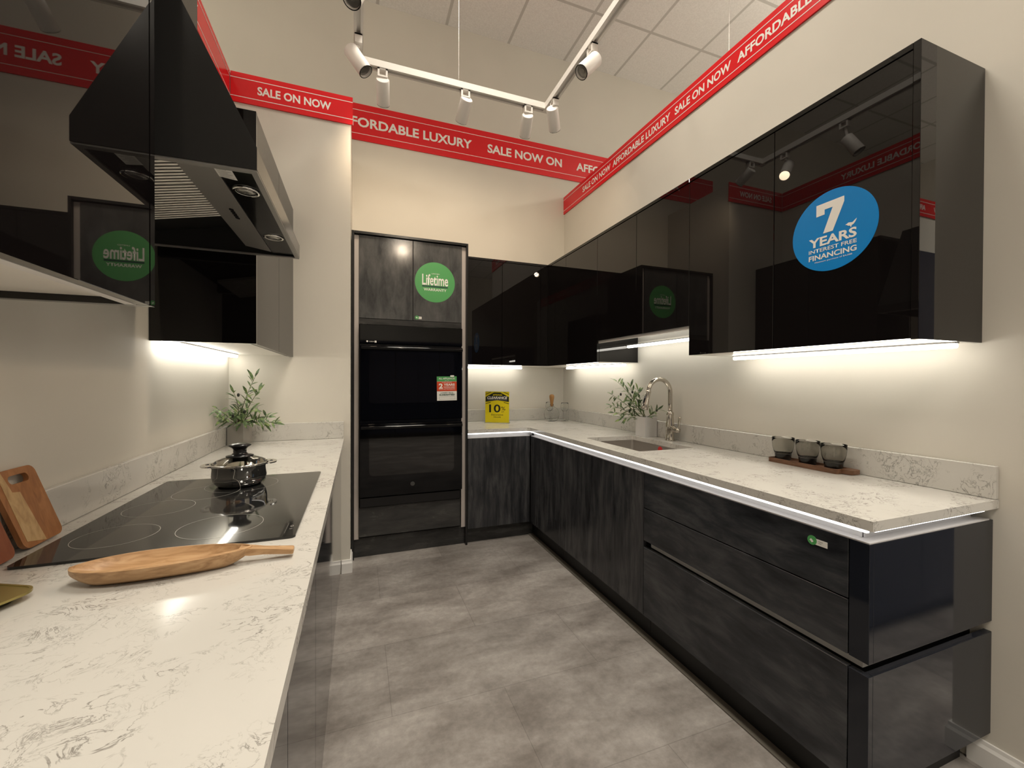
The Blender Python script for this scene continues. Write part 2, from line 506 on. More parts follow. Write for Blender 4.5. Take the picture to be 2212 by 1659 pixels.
# lit grip channels directly under the worktop
def lit(name, label, parts):
    t = thing(name, label, 'light', parts[2])
    obj('channel', parts[0], ALUW, t); obj('led_strip', parts[1], LEDSTRIP, t)
b = NB(); box(b, 1.3530, 1.392, .7875, YC-.006, ZBT-.0036, ZBT); box(b, 1.388, 1.392, .7875, YC+.02, ZBT, ZCB-.001)
lit('lit_channel', 'long glowing grip channel under the front edge of the sink worktop',
    (b, bx(XC+.006, XC+.017, .752, YC+.002, ZCB-.0095, ZCB-.0008), (1.37, 2.0, ZBT)))
b = NB(); box(b, XT1+.003, 1.352, YBF+.0015, 3.255, ZBT-.0036, ZBT); box(b, XT1+.003, 1.386, 3.251, 3.255, ZBT, ZCB-.001)
lit('lit_channel', 'short glowing grip channel beside the tall oven cabinet',
    (b, bx(XT1+.003, XC+.002, YC+.006, YC+.017, ZCB-.0095, ZCB-.0008), (1.08, 3.23, ZBT)))
b = NB(); box(b, 1.3530, XW-.02, YB0+.0015, .7865, ZBT-.0036, ZBT); box(b, 1.3925, XW-.05, .782, .786, ZBT, ZCB-.001)
lit('lit_channel', 'thin glowing grip channel across the end of the drawer cabinet',
    (b, bx(1.362, 1.925, YC0+.006, YC0+.012, ZCB-.005, ZCB-.0008), (1.67, .77, ZBT)))

# ---- tall oven cabinet
t = thing('oven_cabinet', 'tall charcoal cabinet housing the double wall oven', 'cabinet', (.385, 3.53, 0))
obj('side_panel', bx(XT0, XT0+.0185, YT, YB-G, 0, ZT, bev=.001), DARKEDGE, t)
obj('side_panel', bx(XT1-.0155, XT1, YT, YB-G, 0, ZT, bev=.001), DARKEDGE, t)
obj('top_panel', bx(XT0+.019, XT1-.016, YT, YB-G, ZT-.0185, ZT, bev=.001), DARKEDGE, t)
obj('carcass', bx(XT0+.019, XT1-.016, 3.262, YB-G, .14, ZT-.020), BLACKBODY, t)
obj('filler_strip', bx(XT0+.019, .004, 3.236, 3.256, .14, ZT-.024), TAUPE, t)
obj('filler_strip', bx(.769, XT1-.016, 3.236, 3.256, .14, ZT-.024), TAUPE, t)
for x0, x1 in ((.006, .3875), (.3915, .767)): obj('door', bx(x0, x1, 3.229, 3.250, 1.759, ZT-.0225, bev=.001), TALLV, t)
obj('rail', bx(.006, .767, 3.229, 3.250, 1.715, 1.756), CHX, t)
obj('drawer', bx(.006, .758, 3.222, 3.243, .158, .372, bev=.001), CHX, t)
obj('toe_kick', bx(XT0+.019, XT1-.016, 3.258, 3.28, 0, .139), CHX, t)

t = thing('double_oven', 'black glass double wall oven built into the tall cabinet', 'oven', (.385, 3.2, .37))
obj('body', bx(.012, .764, 3.224, 3.256, .374, 1.713), OVENB, t)
cp = obj('control_panel', bx(.009, .766, 3.200, 3.2235, 1.572, 1.711, bev=.003), OVENG, t)
Mo = frame((0, 3.1995, 0), (1, 0, 0), (0, 0, 1))
b = NB(); poly2(b, Mo, circle(.062, 1.587, .0065, 20)); text(b, 'CONV', Mo, .075, .108, 1.582, 1.590); quad2(b, Mo, .112, .126, 1.579, 1.593)
obj('control_mark', b, LETTER, cp)
def oven_door(z0, z1, wz0, wz1, badge):
    d = obj('door', bx(.009, .766, 3.192, 3.2235, z0, z1, bev=.004), OVENG, t)
    o = obj('window', plate(NB(), rrect(.075, .700, wz0, wz1, .03), (), .002, frame((0, 3.192, 0), (1, 0, 0), (0, 0, 1))), OVENW, d)
    bm = NB(); zt = z1-.022
    tube(bm, [(.020, 3.150, zt), (.755, 3.150, zt)], .0135, 14)
    for x in (.035, .740): box(bm, x-.012, x+.012, 3.150, 3.192, zt-.009, zt+.009, bev=.003)
    obj('handle', bm, OVENG, d, smooth=True, angle=40)
    if badge:
        bm = NB(); Mb = frame((.385, 3.1915, .528), (1, 0, 0), (0, 0, 1)); plate(bm, circle(0, 0, .016, 28), (), .001, Mb)
        obj('badge', bm, mat('grey_badge', (.06, .06, .058), .4), d)
oven_door(1.010, 1.560, 1.135, 1.515, False)
oven_door(.452, .985, .605, .945, True)
obj('vent_trim', bx(.012, .756, 3.206, 3.2235, .376, .446, bev=.004), OVENB, t)

# ---- upper cabinets
def door_x(y0, y1, z0, z1, parent, x=XU): return obj('door', bx(x, x+.02, y0, y1, z0, z1, bev=.0008), GLOSS, parent)
t = thing('upper_cabinet', 'black gloss upper cabinet carrying the round blue financing sticker', 'cabinet', (1.82, 1.26, ZUB))
obj('end_panel', bx(XU-.004, XW-G, YU0, YU0+.020, ZUB-.003, ZU, bev=.001), GLOSS, t)
obj('top_panel', bx(XU-.004, XW-G, .7985, 1.7405, ZU-.019, ZU, bev=.001), GLOSS, t)
obj('carcass', bx(XU+.022, XW-G, .7985, 1.7405, ZUB+.004, ZU-.0195), BLACKBODY, t)
obj('underside', bx(XU+.022, XW-G, .7985, 1.7405, ZUB, ZUB+.0038), UNDER, t)
door_x(.7995, 1.2635, ZUB, ZU-.021, t); door_x(1.2665, 1.7405, ZUB, ZU-.021, t)
t = thing('upper_cabinet', 'shorter black gloss upper cabinet raised above the sink faucet', 'cabinet', (1.82, 2.2, 1.597))
obj('top_panel', bx(XU-.004, XW-G, 1.7415, 2.6415, ZU-.019, ZU, bev=.001), GLOSS, t)
obj('carcass', bx(XU+.022, XW-G, 1.7425, 2.6415, 1.601, ZU-.0195), GLOSS, t)
obj('light_rail', bx(XU+.012, XU+.021, 1.7425, 2.6415, 1.580, 1.597), ALU, t)
door_x(1.7425, 2.1865, 1.597, ZU-.021, t); door_x(2.1895, 2.6415, 1.597, ZU-.021, t)
t = thing('upper_cabinet', 'tall-fronted black gloss upper cabinet filling the corner beside the short one', 'cabinet', (1.82, 3.2, ZUB))
obj('top_panel', bx(XU-.004, XW-G, 2.6425, YB-G, ZU-.019, ZU, bev=.001), GLOSS, t)
obj('carcass', bx(XU+.022, XW-G, 2.6430, YB-G, ZUB+.004, ZU-.0195), GLOSS, t)
obj('underside', bx(XU+.022, XW-G, 2.6430, YB-G, ZUB, ZUB+.0038), UNDER, t)
door_x(2.6435, 3.1325, ZUB, ZU-.021, t); obj('filler', bx(XU, XU+.02, 3.1345, YUB-.003, ZUB, ZU-.021), GLOSS, t)
t = thing('upper_cabinet', 'black gloss upper cabinet next to the tall oven cabinet', 'cabinet', (1.2, 3.68, ZUB))
obj('top_panel', bx(XT1+.002, XU-.006, YUB-.004, YB-G, ZU-.019, ZU, bev=.001), GLOSS, t)
obj('carcass', bx(XT1+.002, XU+.018, YUB+.022, YB-G, ZUB+.004, ZU-.0195), BLACKBODY, t)
obj('underside', bx(XT1+.002, XU+.018, YUB+.022, YB-G, ZUB, ZUB+.0038), UNDER, t)
for x0, x1 in ((XT1+.003, 1.1925), (1.1955, 1.5635)): obj('door', bx(x0, x1, YUB, YUB+.02, ZUB, ZU-.021, bev=.0008), GLOSS, t)
obj('filler', bx(1.5665, XU-.001, YUB, YUB+.02, ZUB, ZU-.021), GLOSS, t)

t = thing('upper_cabinet', 'black gloss upper cabinet nearest the camera, left of the range hood', 'cabinet', (-.57, .55, ZL0))
obj('end_panel', bx(XL+G, XLU+.001, 1.045, 1.064, ZL0, ZL1), GLOSS, t)
obj('carcass', bx(XL+G, XLU-.022, .02, 1.044, ZL0+.018, ZL1), BLACKBODY, t)
b = NB(); box(b, XL+G, XLU-.022, .02, 1.044, ZL0+.013, ZL0+.0175); obj('underside', b, UNDER, t)
b = NB(); box(b, XL+G, XL+.013, .02, 1.020, ZL0+.004, ZL0+.0128); obj('unlit_light_bar', b, LAMPW, t)
b = NB(); box(b, XLU-.040, XLU-.022, .02, 1.044, ZL0, ZL0+.0125); obj('light_rail', b, ALU, t)
obj('door', bx(XLU-.02, XLU, .03, .545, ZL0, ZL1, bev=.0008), GLOSS, t)
obj('door', bx(XLU-.02, XLU, .548, 1.043, ZL0, ZL1, bev=.0008), GLOSS, t)
b = NB(); lathe(b, [(.0, 0), (.004, 0), (.004, .003), (0, .004)], (0, 0, 0), 12, cap=False, rot=Matrix.Rotation(-math.pi/2, 3, 'X'))
bmesh.ops.translate(b, verts=b.verts, vec=(XLU-.008, 1.064, 1.565)); obj('screw_cap', b, CHROME, t)

t = thing('upper_cabinet', 'black gloss upper cabinet between the range hood and the wing wall', 'cabinet', (-.57, 2.5, ZL0))
obj('side_panel', bx(XL+G, XLU+.001, 1.976, 1.995, ZL0, ZL1), GLOSS, t)
obj('carcass', bx(XL+G, XLU-.022, 1.996, YW-G, ZL0+.014, ZL1), BLACKBODY, t)
obj('underside', bx(XL+G, XLU-.022, 1.996, YW-G, ZL0+.009, ZL0+.0135), UNDER, t)
b = NB(); box(b, XLU-.034, XLU-.030, 2.02, YW-.03, ZL0+.003, ZL0+.0085); obj('light_rail', b, DARKEDGE, t)
obj('door', bx(XLU-.02, XLU, 1.9965, 2.508, ZL0, ZL1, bev=.0008), SATIN, t)
obj('door', bx(XLU-.02, XLU, 2.5105, YW-.003, ZL0, ZL1, bev=.0008), SATIN, t)

# under-cabinet light bars
def bar(x0, x1, y0, y1, z1, label, along):
    t = thing('under_cabinet_light', label, 'light', ((x0+x1)/2, (y0+y1)/2, z1))
    obj('housing', bx(x0, x1, y0, y1, z1-.006, z1-.0005), ALUW, t)
    if along == 'y': obj('diffuser', bx(x0+.002, x1-.002, y0, y1, z1-.022, z1-.0065, bev=.004), LEDBAR, t)
    else: obj('diffuser', bx(x0, x1, y0+.002, y1-.002, z1-.022, z1-.0065, bev=.004), LEDBAR, t)
bar(1.885, 1.912, .80, 1.690, ZUB, 'bright light bar under the cabinet with the blue sticker', 'y')
bar(1.885, 1.912, 1.755, 2.630, 1.597-.022, 'bright light bar under the short cabinet above the faucet', 'y')
bar(1.885, 1.912, 2.665, 3.60, ZUB, 'bright light bar under the corner upper cabinet', 'y')
bar(.83, 1.49, 3.755, 3.782, ZUB, 'bright light bar above the yellow clearance sign', 'x')
bar(-.725, -.690, 2.00, 2.985, ZL0+.009, 'bright light bar above the grey planter', 'y')
obj_ = None

# ---- left base cabinets
seams = [-.5, .28, .752, 1.2225, 1.93, 3.005]
labs = ['', 'charcoal base cabinet nearest the camera under the left worktop', 'charcoal base cabinet in front of the brass tray', 'charcoal base cabinet under the black cooktop', 'charcoal base cabinet between the cooktop and the wing wall']
for i in range(1, 5):
    y0, y1 = seams[i], seams[i+1]
    t = thing('base_cabinet', labs[i], 'cabinet', (-.4, (y0+y1)/2, 0))
    obj('carcass', bx(XL+G, XLF-.022, y0+.001, y1-.001, .10, .842 if i != 3 else .80), BLACKBODY, t)
    obj('door', bx(XLF-.02, XLF, y0+.0012, y1-.0012, .085, ZBT, bev=.001), ENDP, t)
    obj('toe_kick', bx(XLF-.03, XLF-.006, y0+.001, y1-.001, 0, .084), ENDP, t)
    b = NB(); box(b, XLF-.045, XLF-.004, y0+.001, y1-.001, ZBT+.0005, ZBT+.004); box(b, XLF-.045, XLF-.041, y0+.001, y1-.001, ZBT+.004, ZCB-.001)
    obj('grip_channel', b, ALUW, t)

# ---- range hood
HY0, HY1 = 1.137, 1.900
t = thing('range_hood', 'black angled range hood over the cooktop', 'range hood', (-.5, 1.52, 1.80))
prof = [(-.225, 1.80), (-.225, 1.852), (-.505, 2.425), (XL+G, 2.425), (XL+G, 1.80)]
b = NB()
My = lambda y: Matrix(((1, 0, 0, 0), (0, 0, 1, y), (0, 1, 0, 0), (0, 0, 0, 1)))
plate(b, prof, (), .014, My(HY0)); plate(b, prof, (), .014, My(HY1-.014))
plate(b, [(-.225, 1.80), (-.225, 1.852), (-.505, 2.425), (-.505, 2.40), (-.240, 1.848), (-.240, 1.80)], (), HY1-HY0-.028, My(HY0+.014))
box(b, XL+G, -.505, HY0+.014, HY1-.014, 2.410, 2.425)
obj('canopy', b, HOODB, t)
obj('chimney', bx(XL+G, -.505, 1.36, 1.68, 2.426, 3.01, bev=.002), HOODB, t)
b = NB()
box(b, -.2395, -.2255, HY0+.002, HY1-.002, 1.7955, 1.7998); box(b, XL+.004, -.2395, HY0+.002, HY0+.018, 1.7955, 1.7998)
box(b, XL+.004, -.2395, HY1-.018, HY1-.002, 1.7955, 1.7998)
obj('rim', b, HOODG, t)
obj('glass_strip', bx(-.316, -.2405, HY0+.015, HY1-.015, 1.803, 1.809), HOODGL, t)
# tilted control strip
b = NB(); plate(b, [(-.404, 1.816), (-.318, 1.802), (-.318, 1.810), (-.404, 1.826)], (), .700, My(1.152))
cs = obj('control_strip', b, HOODG, t)
b = NB()
for k in range(5):
    y = 1.448+k*.0168; bb = rrect(-.006, .006, -.0062, .0062, .004)
    plate(b, bb, (), .0025, frame((-.352, y, 1.8074), (.987, 0, -.161), (0, -1, 0)))
obj('button', b, BLACKPL, cs)
b = NB()
Ml = frame((-.318, 1.152, 1.8000), (.75, 0, 0), (0, 1, 0)); 
Ml = frame((-.312, 1.160, 1.8025), (1, 0, 0), (0, -1, 0))
plate(b, [(-.008, 0), (.028, 0), (.028, -.062), (-.008, -.052)], (), .0005, Ml)
lb = obj('rating_label', b, PAPER, t)
b = NB()
for k in range(6): quad2(b, Ml, -.004, .024 if k % 2 else .016, -.012-k*.008, -.010-k*.008, .0012)
obj('print', b, GREYTXT, lb)
for yc in (1.284, 1.664):
    b = NB(); lathe(b, [(.024, .003), (.031, .003), (.032, 0), (.030, -.002), (.0245, -.001)], (-.2785, yc, 1.8015), 36, cap=False)
    lp = obj('hood_lamp', b, CHROME, t, smooth=True)
    b = NB(); lathe(b, [(.0, -.002), (.012, -.002), (.0235, .0005), (.0242, .003), (0, .003)], (-.2785, yc, 1.8015), 30, cap=False)
    obj('lens', b, LENS, lp, smooth=True)
for (fy0, fy1) in ((1.153, 1.332), (1.336, 1.566)):
    b = NB(); Mz = lambda x: 1.822+.20*(x+.405)
    n = int(round((fy1-fy0)/.0165)); w = (fy1-fy0)/n
    for k in range(n):
        y = fy0+k*w
        for (a0, a1, zz) in ((0.10, .62, 0.0), (.55, .62, .008), (.10, .17, .008)):
            vs = []
            for x, ya in ((-.640, a0), (-.405, a0), (-.405, a1), (-.640, a1)):
                vs.append((x, y+ya*w, Mz(x)+zz))
            if zz == 0:
                lo = [b.verts.new(v) for v in vs]; hi = [b.verts.new((v[0], v[1], v[2]+.002)) for v in vs]
                b.faces.new(lo); b.faces.new(list(reversed(hi)))
                for q in range(4): b.faces.new((lo[q], lo[(q+1) % 4], hi[(q+1) % 4], hi[q]))
            else:
                lo = [b.verts.new((v[0], v[1], v[2]-.008)) for v in vs]; hi = [b.verts.new((v[0], v[1], v[2]+.004)) for v in vs]
                for q in range(4): b.faces.new((lo[q], lo[(q+1) % 4], hi[(q+1) % 4], hi[q]))
    obj('baffle_filter', b, BAFFLE, t)
b = NB(); plate(b, [(XL+.004, 1.840), (-.30, 1.92), (-.30, 1.925), (XL+.004, 1.845)], (), HY1-HY0-.030, My(HY0+.015))
obj('inner_liner', b, BLACKBODY, t)

# ---- cooktop
t = thing('cooktop', 'black glass electric cooktop set into the left worktop', 'cooktop', (-.41, 1.525, ZC))
obj('glass_top', plate(NB(), rrect(-.671, -.145, 1.141, 1.912, .012), (), .0055, Matrix.Translation((0, 0, ZC+.0006))), COOK, t)
b = NB(); zc = ZC+.0066
def ring(cx, cy, r, w=.0012):
    plate(b, circle(cx, cy, r, 64), [circle(cx, cy, r-w, 64)], 0, Matrix.Translation((0, 0, zc)))
ring(-.552, 1.285, .082); ring(-.335, 1.282, .095); ring(-.552, 1.520, .085); ring(-.480, 1.680, .095); ring(-.395, 1.765, .113, .0007)
Mk = frame((0, 0, zc-.0006), (0, 1, 0), (-1, 0, 0))
text(b, 'I  O', Mk, 1.195, 1.225, .158, .165); quad2(b, Mk, 1.165, 1.245, .172, .1724)
obj('burner_marking', b, COOKLINE, t)
obj('underbox', bx(-.64, -.18, 1.2245, 1.885, .83, ZCB-.002), BLACKBODY, t)

# ------------------------------------------------------------------ sink and faucet
t = thing('sink', 'stainless undermount sink let into the right worktop', 'sink', (1.65, 2.2, .69))
b = NB()
o_, i_ = rrect(1.450, 1.857, 1.903, 2.507, .02), rrect(1.462, 1.845, 1.915, 2.495, .016)
def ringpts(pts, z): return [b.verts.new((p[0], p[1], z)) for p in pts]
R0 = ringpts(o_, ZCB-.001); R1 = ringpts(i_, ZCB-.001); R2 = ringpts(i_, .715); R3 = ringpts(rrect(1.472, 1.835, 1.925, 2.485, .012), .703); R5 = ringpts(o_, .70)
for A, B_ in ((R0, R1), (R1, R2), (R2, R3), (R0, R5)):
    for i in range(len(A)): b.faces.new((A[i], A[(i+1) % len(A)], B_[(i+1) % len(A)], B_[i]))
b.faces.new(R3); b.faces.new(R5)
obj('basin', b, STEEL, t, smooth=True, angle=35)
b = NB(); lathe(b, [(0, .7035), (.045, .7035), (.052, .706), (.040, .7045)], (1.66, 2.2, 0), 30, cap=False); obj('drain', b, CHROME, t, smooth=True)
t_ = obj('sink_sticker', plate(NB(), circle(0, 0, .022, 32), (), .0006, frame((1.8445, 2.205, .858), (0, -1, 0), (0, 0, 1))), RED2)
tag(t_, 'round red sticker inside the steel sink', 'sticker')

FX, FY = 1.930, 2.213
t = thing('faucet', 'brushed nickel gooseneck faucet behind the sink', 'faucet', (FX, FY, ZC))
b = NB(); lathe(b, [(.031, ZC+.0006), (.031, .922), (.027, .930), (.0255, .975), (.029, .990), (.0285, 1.010), (.024, 1.040), (.0215, 1.075), (.0235, 1.082), (.0235, 1.096), (.018, 1.104), (.0145, 1.108)], (FX, FY, 0), 32)
obj('body', b, NICKEL, t, smooth=True, angle=50)
b = NB(); pts = [(FX, FY, 1.100), (FX, FY, 1.16), (FX, FY, 1.23)]
cx, R = FX-.088, .088
for k in range(1, 13):
    a = math.pi*k/12*.96
    pts.append((cx+R*math.cos(a), FY, 1.23+R*math.sin(a)))
tube(b, pts, .0142, 16); obj('spout', b, NICKEL, t, smooth=True)
e = Vector(pts[-1]); d = (Vector(pts[-1])-Vector(pts[-2])).normalized()
b = NB(); tube(b, [e-d*.004, e+d*.002, e+d*.006, e+d*.012, e+d*.05, e+d*.085, e+d*.118, e+d*.122], [.0155, .018, .018, .0162, .0165, .020, .0225, .020], 20)
sh = obj('spray_head', b, NICKEL, t, smooth=True, angle=50)
b = NB(); p = e+d*.055+Vector((-.0185, -.004, 0)); tube(b, [p-d*.022, p+d*.022], [.006, .006], 10); obj('spray_button', b, BLACKPL, sh, smooth=True)
b = NB()
tube(b, [(FX, FY-.015, 1.000), (FX, FY-.040, .992), (FX, FY-.060, .987), (FX, FY-.075, .990), (FX, FY-.082, .998)], [.021, .020, .017, .016, .011], 16)
tube(b, [(FX, FY-.070, .985), (FX, FY-.078, 1.000), (FX, FY-.082, 1.03), (FX, FY-.088, 1.065), (FX, FY-.092, 1.082)], [.008, .0085, .0065, .0095, .004], 12)
obj('handle', b, NICKEL, t, smooth=True)

# ------------------------------------------------------------------ plants
def leaf(b, p, d, L, W, up):
    d = d.normalized(); s = d.cross(up)
    if s.length < 1e-3: s = d.cross(Vector((1, 0, 0)))
    s.normalize(); n = s.cross(d)
    sag = -.12*L
    rows = []
    for f, w, z in ((0, .06, 0), (.3, .85, .02), (.58, 1, .0), (.85, .55, -.05), (1, .05, -.12)):
        c = p+d*(L*f)+n*(L*z)
        rows.append((b.verts.new(c-s*(W*w/2)+n*(W*.10*w)), b.verts.new(c), b.verts.new(c+s*(W*w/2)+n*(W*.10*w))))
    for A, B_ in zip(rows, rows[1:]):
        b.faces.new((A[0], A[1], B_[1], B_[0])); b.faces.new((A[1], A[2], B_[2], B_[1]))
def olive_plant(t, root, branches, olives, seed, L=.05, W=.013):
    rnd = random.Random(seed)
    bs, bl, bo = NB(), NB(), NB()
    for (end, mid, nleaf) in branches:
        p0 = Vector(root)+Vector((rnd.uniform(-.02, .02), rnd.uniform(-.02, .02), -.02)); p1 = Vector(mid); p2 = Vector(end)
        pts = [p0.lerp(p1, f).lerp(p1.lerp(p2, f), f) for f in [i/8 for i in range(9)]]
        tube(bs, pts, [.0028-.0002*i for i in range(9)], 6)
        nleaf = int(nleaf*1.7)
        for k in range(nleaf):
            f = .22+.78*k/(nleaf-1)
            i = min(7, int(f*8)); q = pts[i].lerp(pts[i+1], f*8-i)
            td = (pts[i+1]-pts[i]).normalized()
            side = td.cross(Vector((rnd.uniform(-1, 1), rnd.uniform(-1, 1), rnd.uniform(-.3, 1)))).normalized()
            dd = td*rnd.uniform(.25, .8)+side*(1 if k % 2 else -1)*rnd.uniform(.5, 1.0)+Vector((0, 0, rnd.uniform(-.05, .3)))
            leaf(bl, q, dd, L*rnd.uniform(.75, 1.25), W*rnd.uniform(.8, 1.2), Vector((rnd.uniform(-.5, .5), rnd.uniform(-.9, .2), 1)).normalized())
        leaf(bl, pts[-1], pts[-1]-pts[-2], L, W, Vector((0, -1, .5)))
    obj('stem', bs, STEM, t); obj('foliage', bl, LEAFM, t, smooth=True)
    for q in olives:
        bo = NB(); lathe(bo, [(.0, -.011), (.005, -.009), (.0075, -.002), (.007, .005), (.004, .010), (0, .011)], q, 14, cap=False)
        obj('olive', bo, OLIVE, t, smooth=True)

t = thing('potted_olive_plant', 'small olive plant in a grey concrete pot in the left corner', 'plant', (-.675, 2.94, ZC))
b = NB(); po = [(-.727, 2.890), (-.645, 2.890), (-.620, 2.925), (-.620, 2.985), (-.650, 3.002), (-.727, 3.002)]
pi_ = [(-.719, 2.898), (-.649, 2.898), (-.628, 2.928), (-.628, 2.980), (-.653, 2.994), (-.719, 2.994)]
plate(b, po, [pi_], .132, Matrix.Translation((0, 0, ZC+.0006))); plate(b, pi_, (), .01, Matrix.Translation((0, 0, ZC+.001)))
obj('pot', b, CONC, t); obj('soil', plate(NB(), pi_, (), .02, Matrix.Translation((0, 0, 1.015))), SOIL, t)
olive_plant(t, (-.675, 2.945, 1.04), [
    ((-.585, 2.90, 1.320), (-.66, 2.93, 1.16), 13), ((-.560, 2.87, 1.235), (-.635, 2.93, 1.14), 9), ((-.685, 2.86, 1.225), (-.66, 2.92, 1.13), 7),
    ((-.720, 2.70, 1.140), (-.70, 2.84, 1.08), 11), ((-.715, 2.74, 1.09), (-.69, 2.85, 1.06), 9), ((-.470, 2.84, 1.045), (-.58, 2.88, 1.065), 13),
    ((-.500, 2.80, 1.085), (-.60, 2.88, 1.08), 10), ((-.575, 2.83, 1.14), (-.63, 2.90, 1.09), 9), ((-.62, 2.79, 1.06), (-.65, 2.86, 1.07), 8),
    ((-.665, 2.82, 1.10), (-.67, 2.88, 1.08), 7)],
    [(-.655, 2.83, 1.215), (-.625, 2.83, 1.115), (-.675, 2.80, 1.095)], 3, .060, .0135)

t = thing('potted_olive_plant', 'small olive plant in a white square pot beside the faucet', 'plant', (1.921, 2.446, ZC))
b = NB(); po = rrect(1.870, 1.973, 2.392, 2.500, .004, 3); pi_ = rrect(1.877, 1.966, 2.399, 2.493, .003, 3)
plate(b, po, [pi_], .138, Matrix.Translation((0, 0, ZC+.0006))); plate(b, pi_, (), .01, Matrix.Translation((0, 0, ZC+.001)))
obj('pot', b, CERAM, t); obj('soil', plate(NB(), pi_, (), .02, Matrix.Translation((0, 0, 1.020))), SOIL, t)
olive_plant(t, (1.921, 2.446, 1.045), [
    ((1.865, 2.72, 1.300), (1.88, 2.56, 1.22), 13), ((1.90, 2.60, 1.26), (1.90, 2.52, 1.18), 9), ((1.82, 2.72, 1.20), (1.86, 2.56, 1.13), 11),
    ((1.80, 2.70, 1.12), (1.86, 2.56, 1.09), 11), ((1.79, 2.64, 1.07), (1.86, 2.53, 1.07), 9), ((1.86, 2.46, 1.24), (1.89, 2.46, 1.14), 9),
    ((1.925, 2.33, 1.11), (1.92, 2.38, 1.08), 7), ((1.84, 2.52, 1.17), (1.88, 2.48, 1.10), 9), ((1.80, 2.56, 1.03), (1.85, 2.52, 1.06), 7)],
    [(1.88, 2.55, 1.225), (1.85, 2.65, 1.205), (1.86, 2.56, 1.135), (1.87, 2.46, 1.20), (1.865, 2.46, 1.165), (1.85, 2.54, 1.09), (1.93, 2.345, 1.105)], 11, .058, .0140)

# ------------------------------------------------------------------ pot on the cooktop
PX, PY, PZ = -.405, 1.770, ZC+.0066
t = thing('saucepan', 'polished steel pot with a glass lid on the cooktop', 'pot', (PX, PY, PZ))
b = NB(); lathe(b, [(0, PZ+.0005), (.070, PZ+.0005), (.076, PZ+.004), (.088, PZ+.018), (.0935, PZ+.040), (.094, PZ+.070), (.0985, PZ+.0765), (.0985, PZ+.0785), (.092, PZ+.0765), (.0905, PZ+.040), (.085, PZ+.018), (0, PZ+.006)], (PX, PY, 0), 56, cap=False)
obj('pan', b, CHROME, t, smooth=True, angle=50)
for s in (-1, 1):
    ang = math.radians(-28)
    dx, dy = math.cos(ang)*s, -math.sin(ang)*s*0-0.12*s
    b = NB(); Mh = frame((PX, PY, PZ+.0765), (s, .12*s, 0), (-.12*s*1, s, 0) if s > 0 else (.12, -1, 0))
    out = [(.088, -.045)]+[(.097+.030*math.cos(a), .045*math.sin(a)) for a in [math.radians(-90+15*i) for i in range(13)]]+[(.088, .045)]
    plate(b, out, [circle(.106, 0, .007, 14, .022)], .004, Mh)
    obj('handle', b, CHROME, t)
b = NB(); lathe(b, [(.0965, PZ+.0795), (.0985, PZ+.0825), (.096, PZ+.0845), (.0935, PZ+.0825)], (PX, PY, 0), 56, cap=False)
ld = obj('lid', b, CHROME, t, smooth=True)
b = NB(); lathe(b, [(.0945, PZ+.083), (.080, PZ+.0925), (.055, PZ+.101), (.025, PZ+.1055), (.0, PZ+.1065)], (PX, PY, 0), 48, cap=False)
lathe(b, [(0, PZ+.1035), (.025, PZ+.1025), (.055, PZ+.098), (.080, PZ+.0895), (.0945, PZ+.0800)], (PX, PY, 0), 48, cap=False)
obj('lid_glass', b, LIDG, ld, smooth=True)
b = NB(); lathe(b, [(0, PZ+.106), (.046, PZ+.105), (.047, PZ+.109), (.030, PZ+.113), (.022, PZ+.120), (.0235, PZ+.134), (.031, PZ+.141), (.039, PZ+.146), (.038, PZ+.150), (.026, PZ+.154), (0, PZ+.155)], (PX, PY, 0), 40, cap=False)
obj('knob', b, BLACKPL, ld, smooth=True)
t.scale = (.93, .93, .97)

# ------------------------------------------------------------------ boards and trays on the left worktop
def board(name, label, y0, y1, xb, xt, h, slot, mats, shade):
    t = thing(name, label, 'cutting board', (xb, (y0+y1)/2, ZC))
    dx = xt-xb; n = Vector((dx, 0, h)).normalized()
    M = frame((xb, y0, ZC+.0035), (0, 1, 0), (dx, shade, h))
    L = math.hypot(dx, h); w = y1-y0
    holes = [rrect(*slot, (slot[3]-slot[2])/2*.98, 8)] if slot else []
    b = NB(); plate(b, rrect(0, w, 0, L, .018, 7), holes, .010, M)
    bmesh.ops.translate(b, verts=b.verts, vec=(0, 0, 0))
    obj('board', b, mats[0], t)
    if len(mats) > 1:
        b = NB(); plate(b, [(w*.10, .0165), (w*.52, .0015), (w*.44, L*.70), (w*.28, L*.72), (w*.22, L-.002), (w*.13, L-.004)], (), .0006, M @ Matrix.Translation((0, 0, .0100)))
        obj('pale_stripe', b, mats[1], t)['label'] = 'pale wood stripe'
    return t
board('cutting_board', 'wooden cutting board with a slot handle and a pale stripe', 1.244, 1.372, -.704, -.7475, .180, (.040, .100, .150, .170), [WOODB, WOODL], -.030)
board('cutting_board', 'small reddish wooden board at the edge of the picture', 1.08, 1.212, -.700, -.7475, .195, None, [WOODR], -.030)

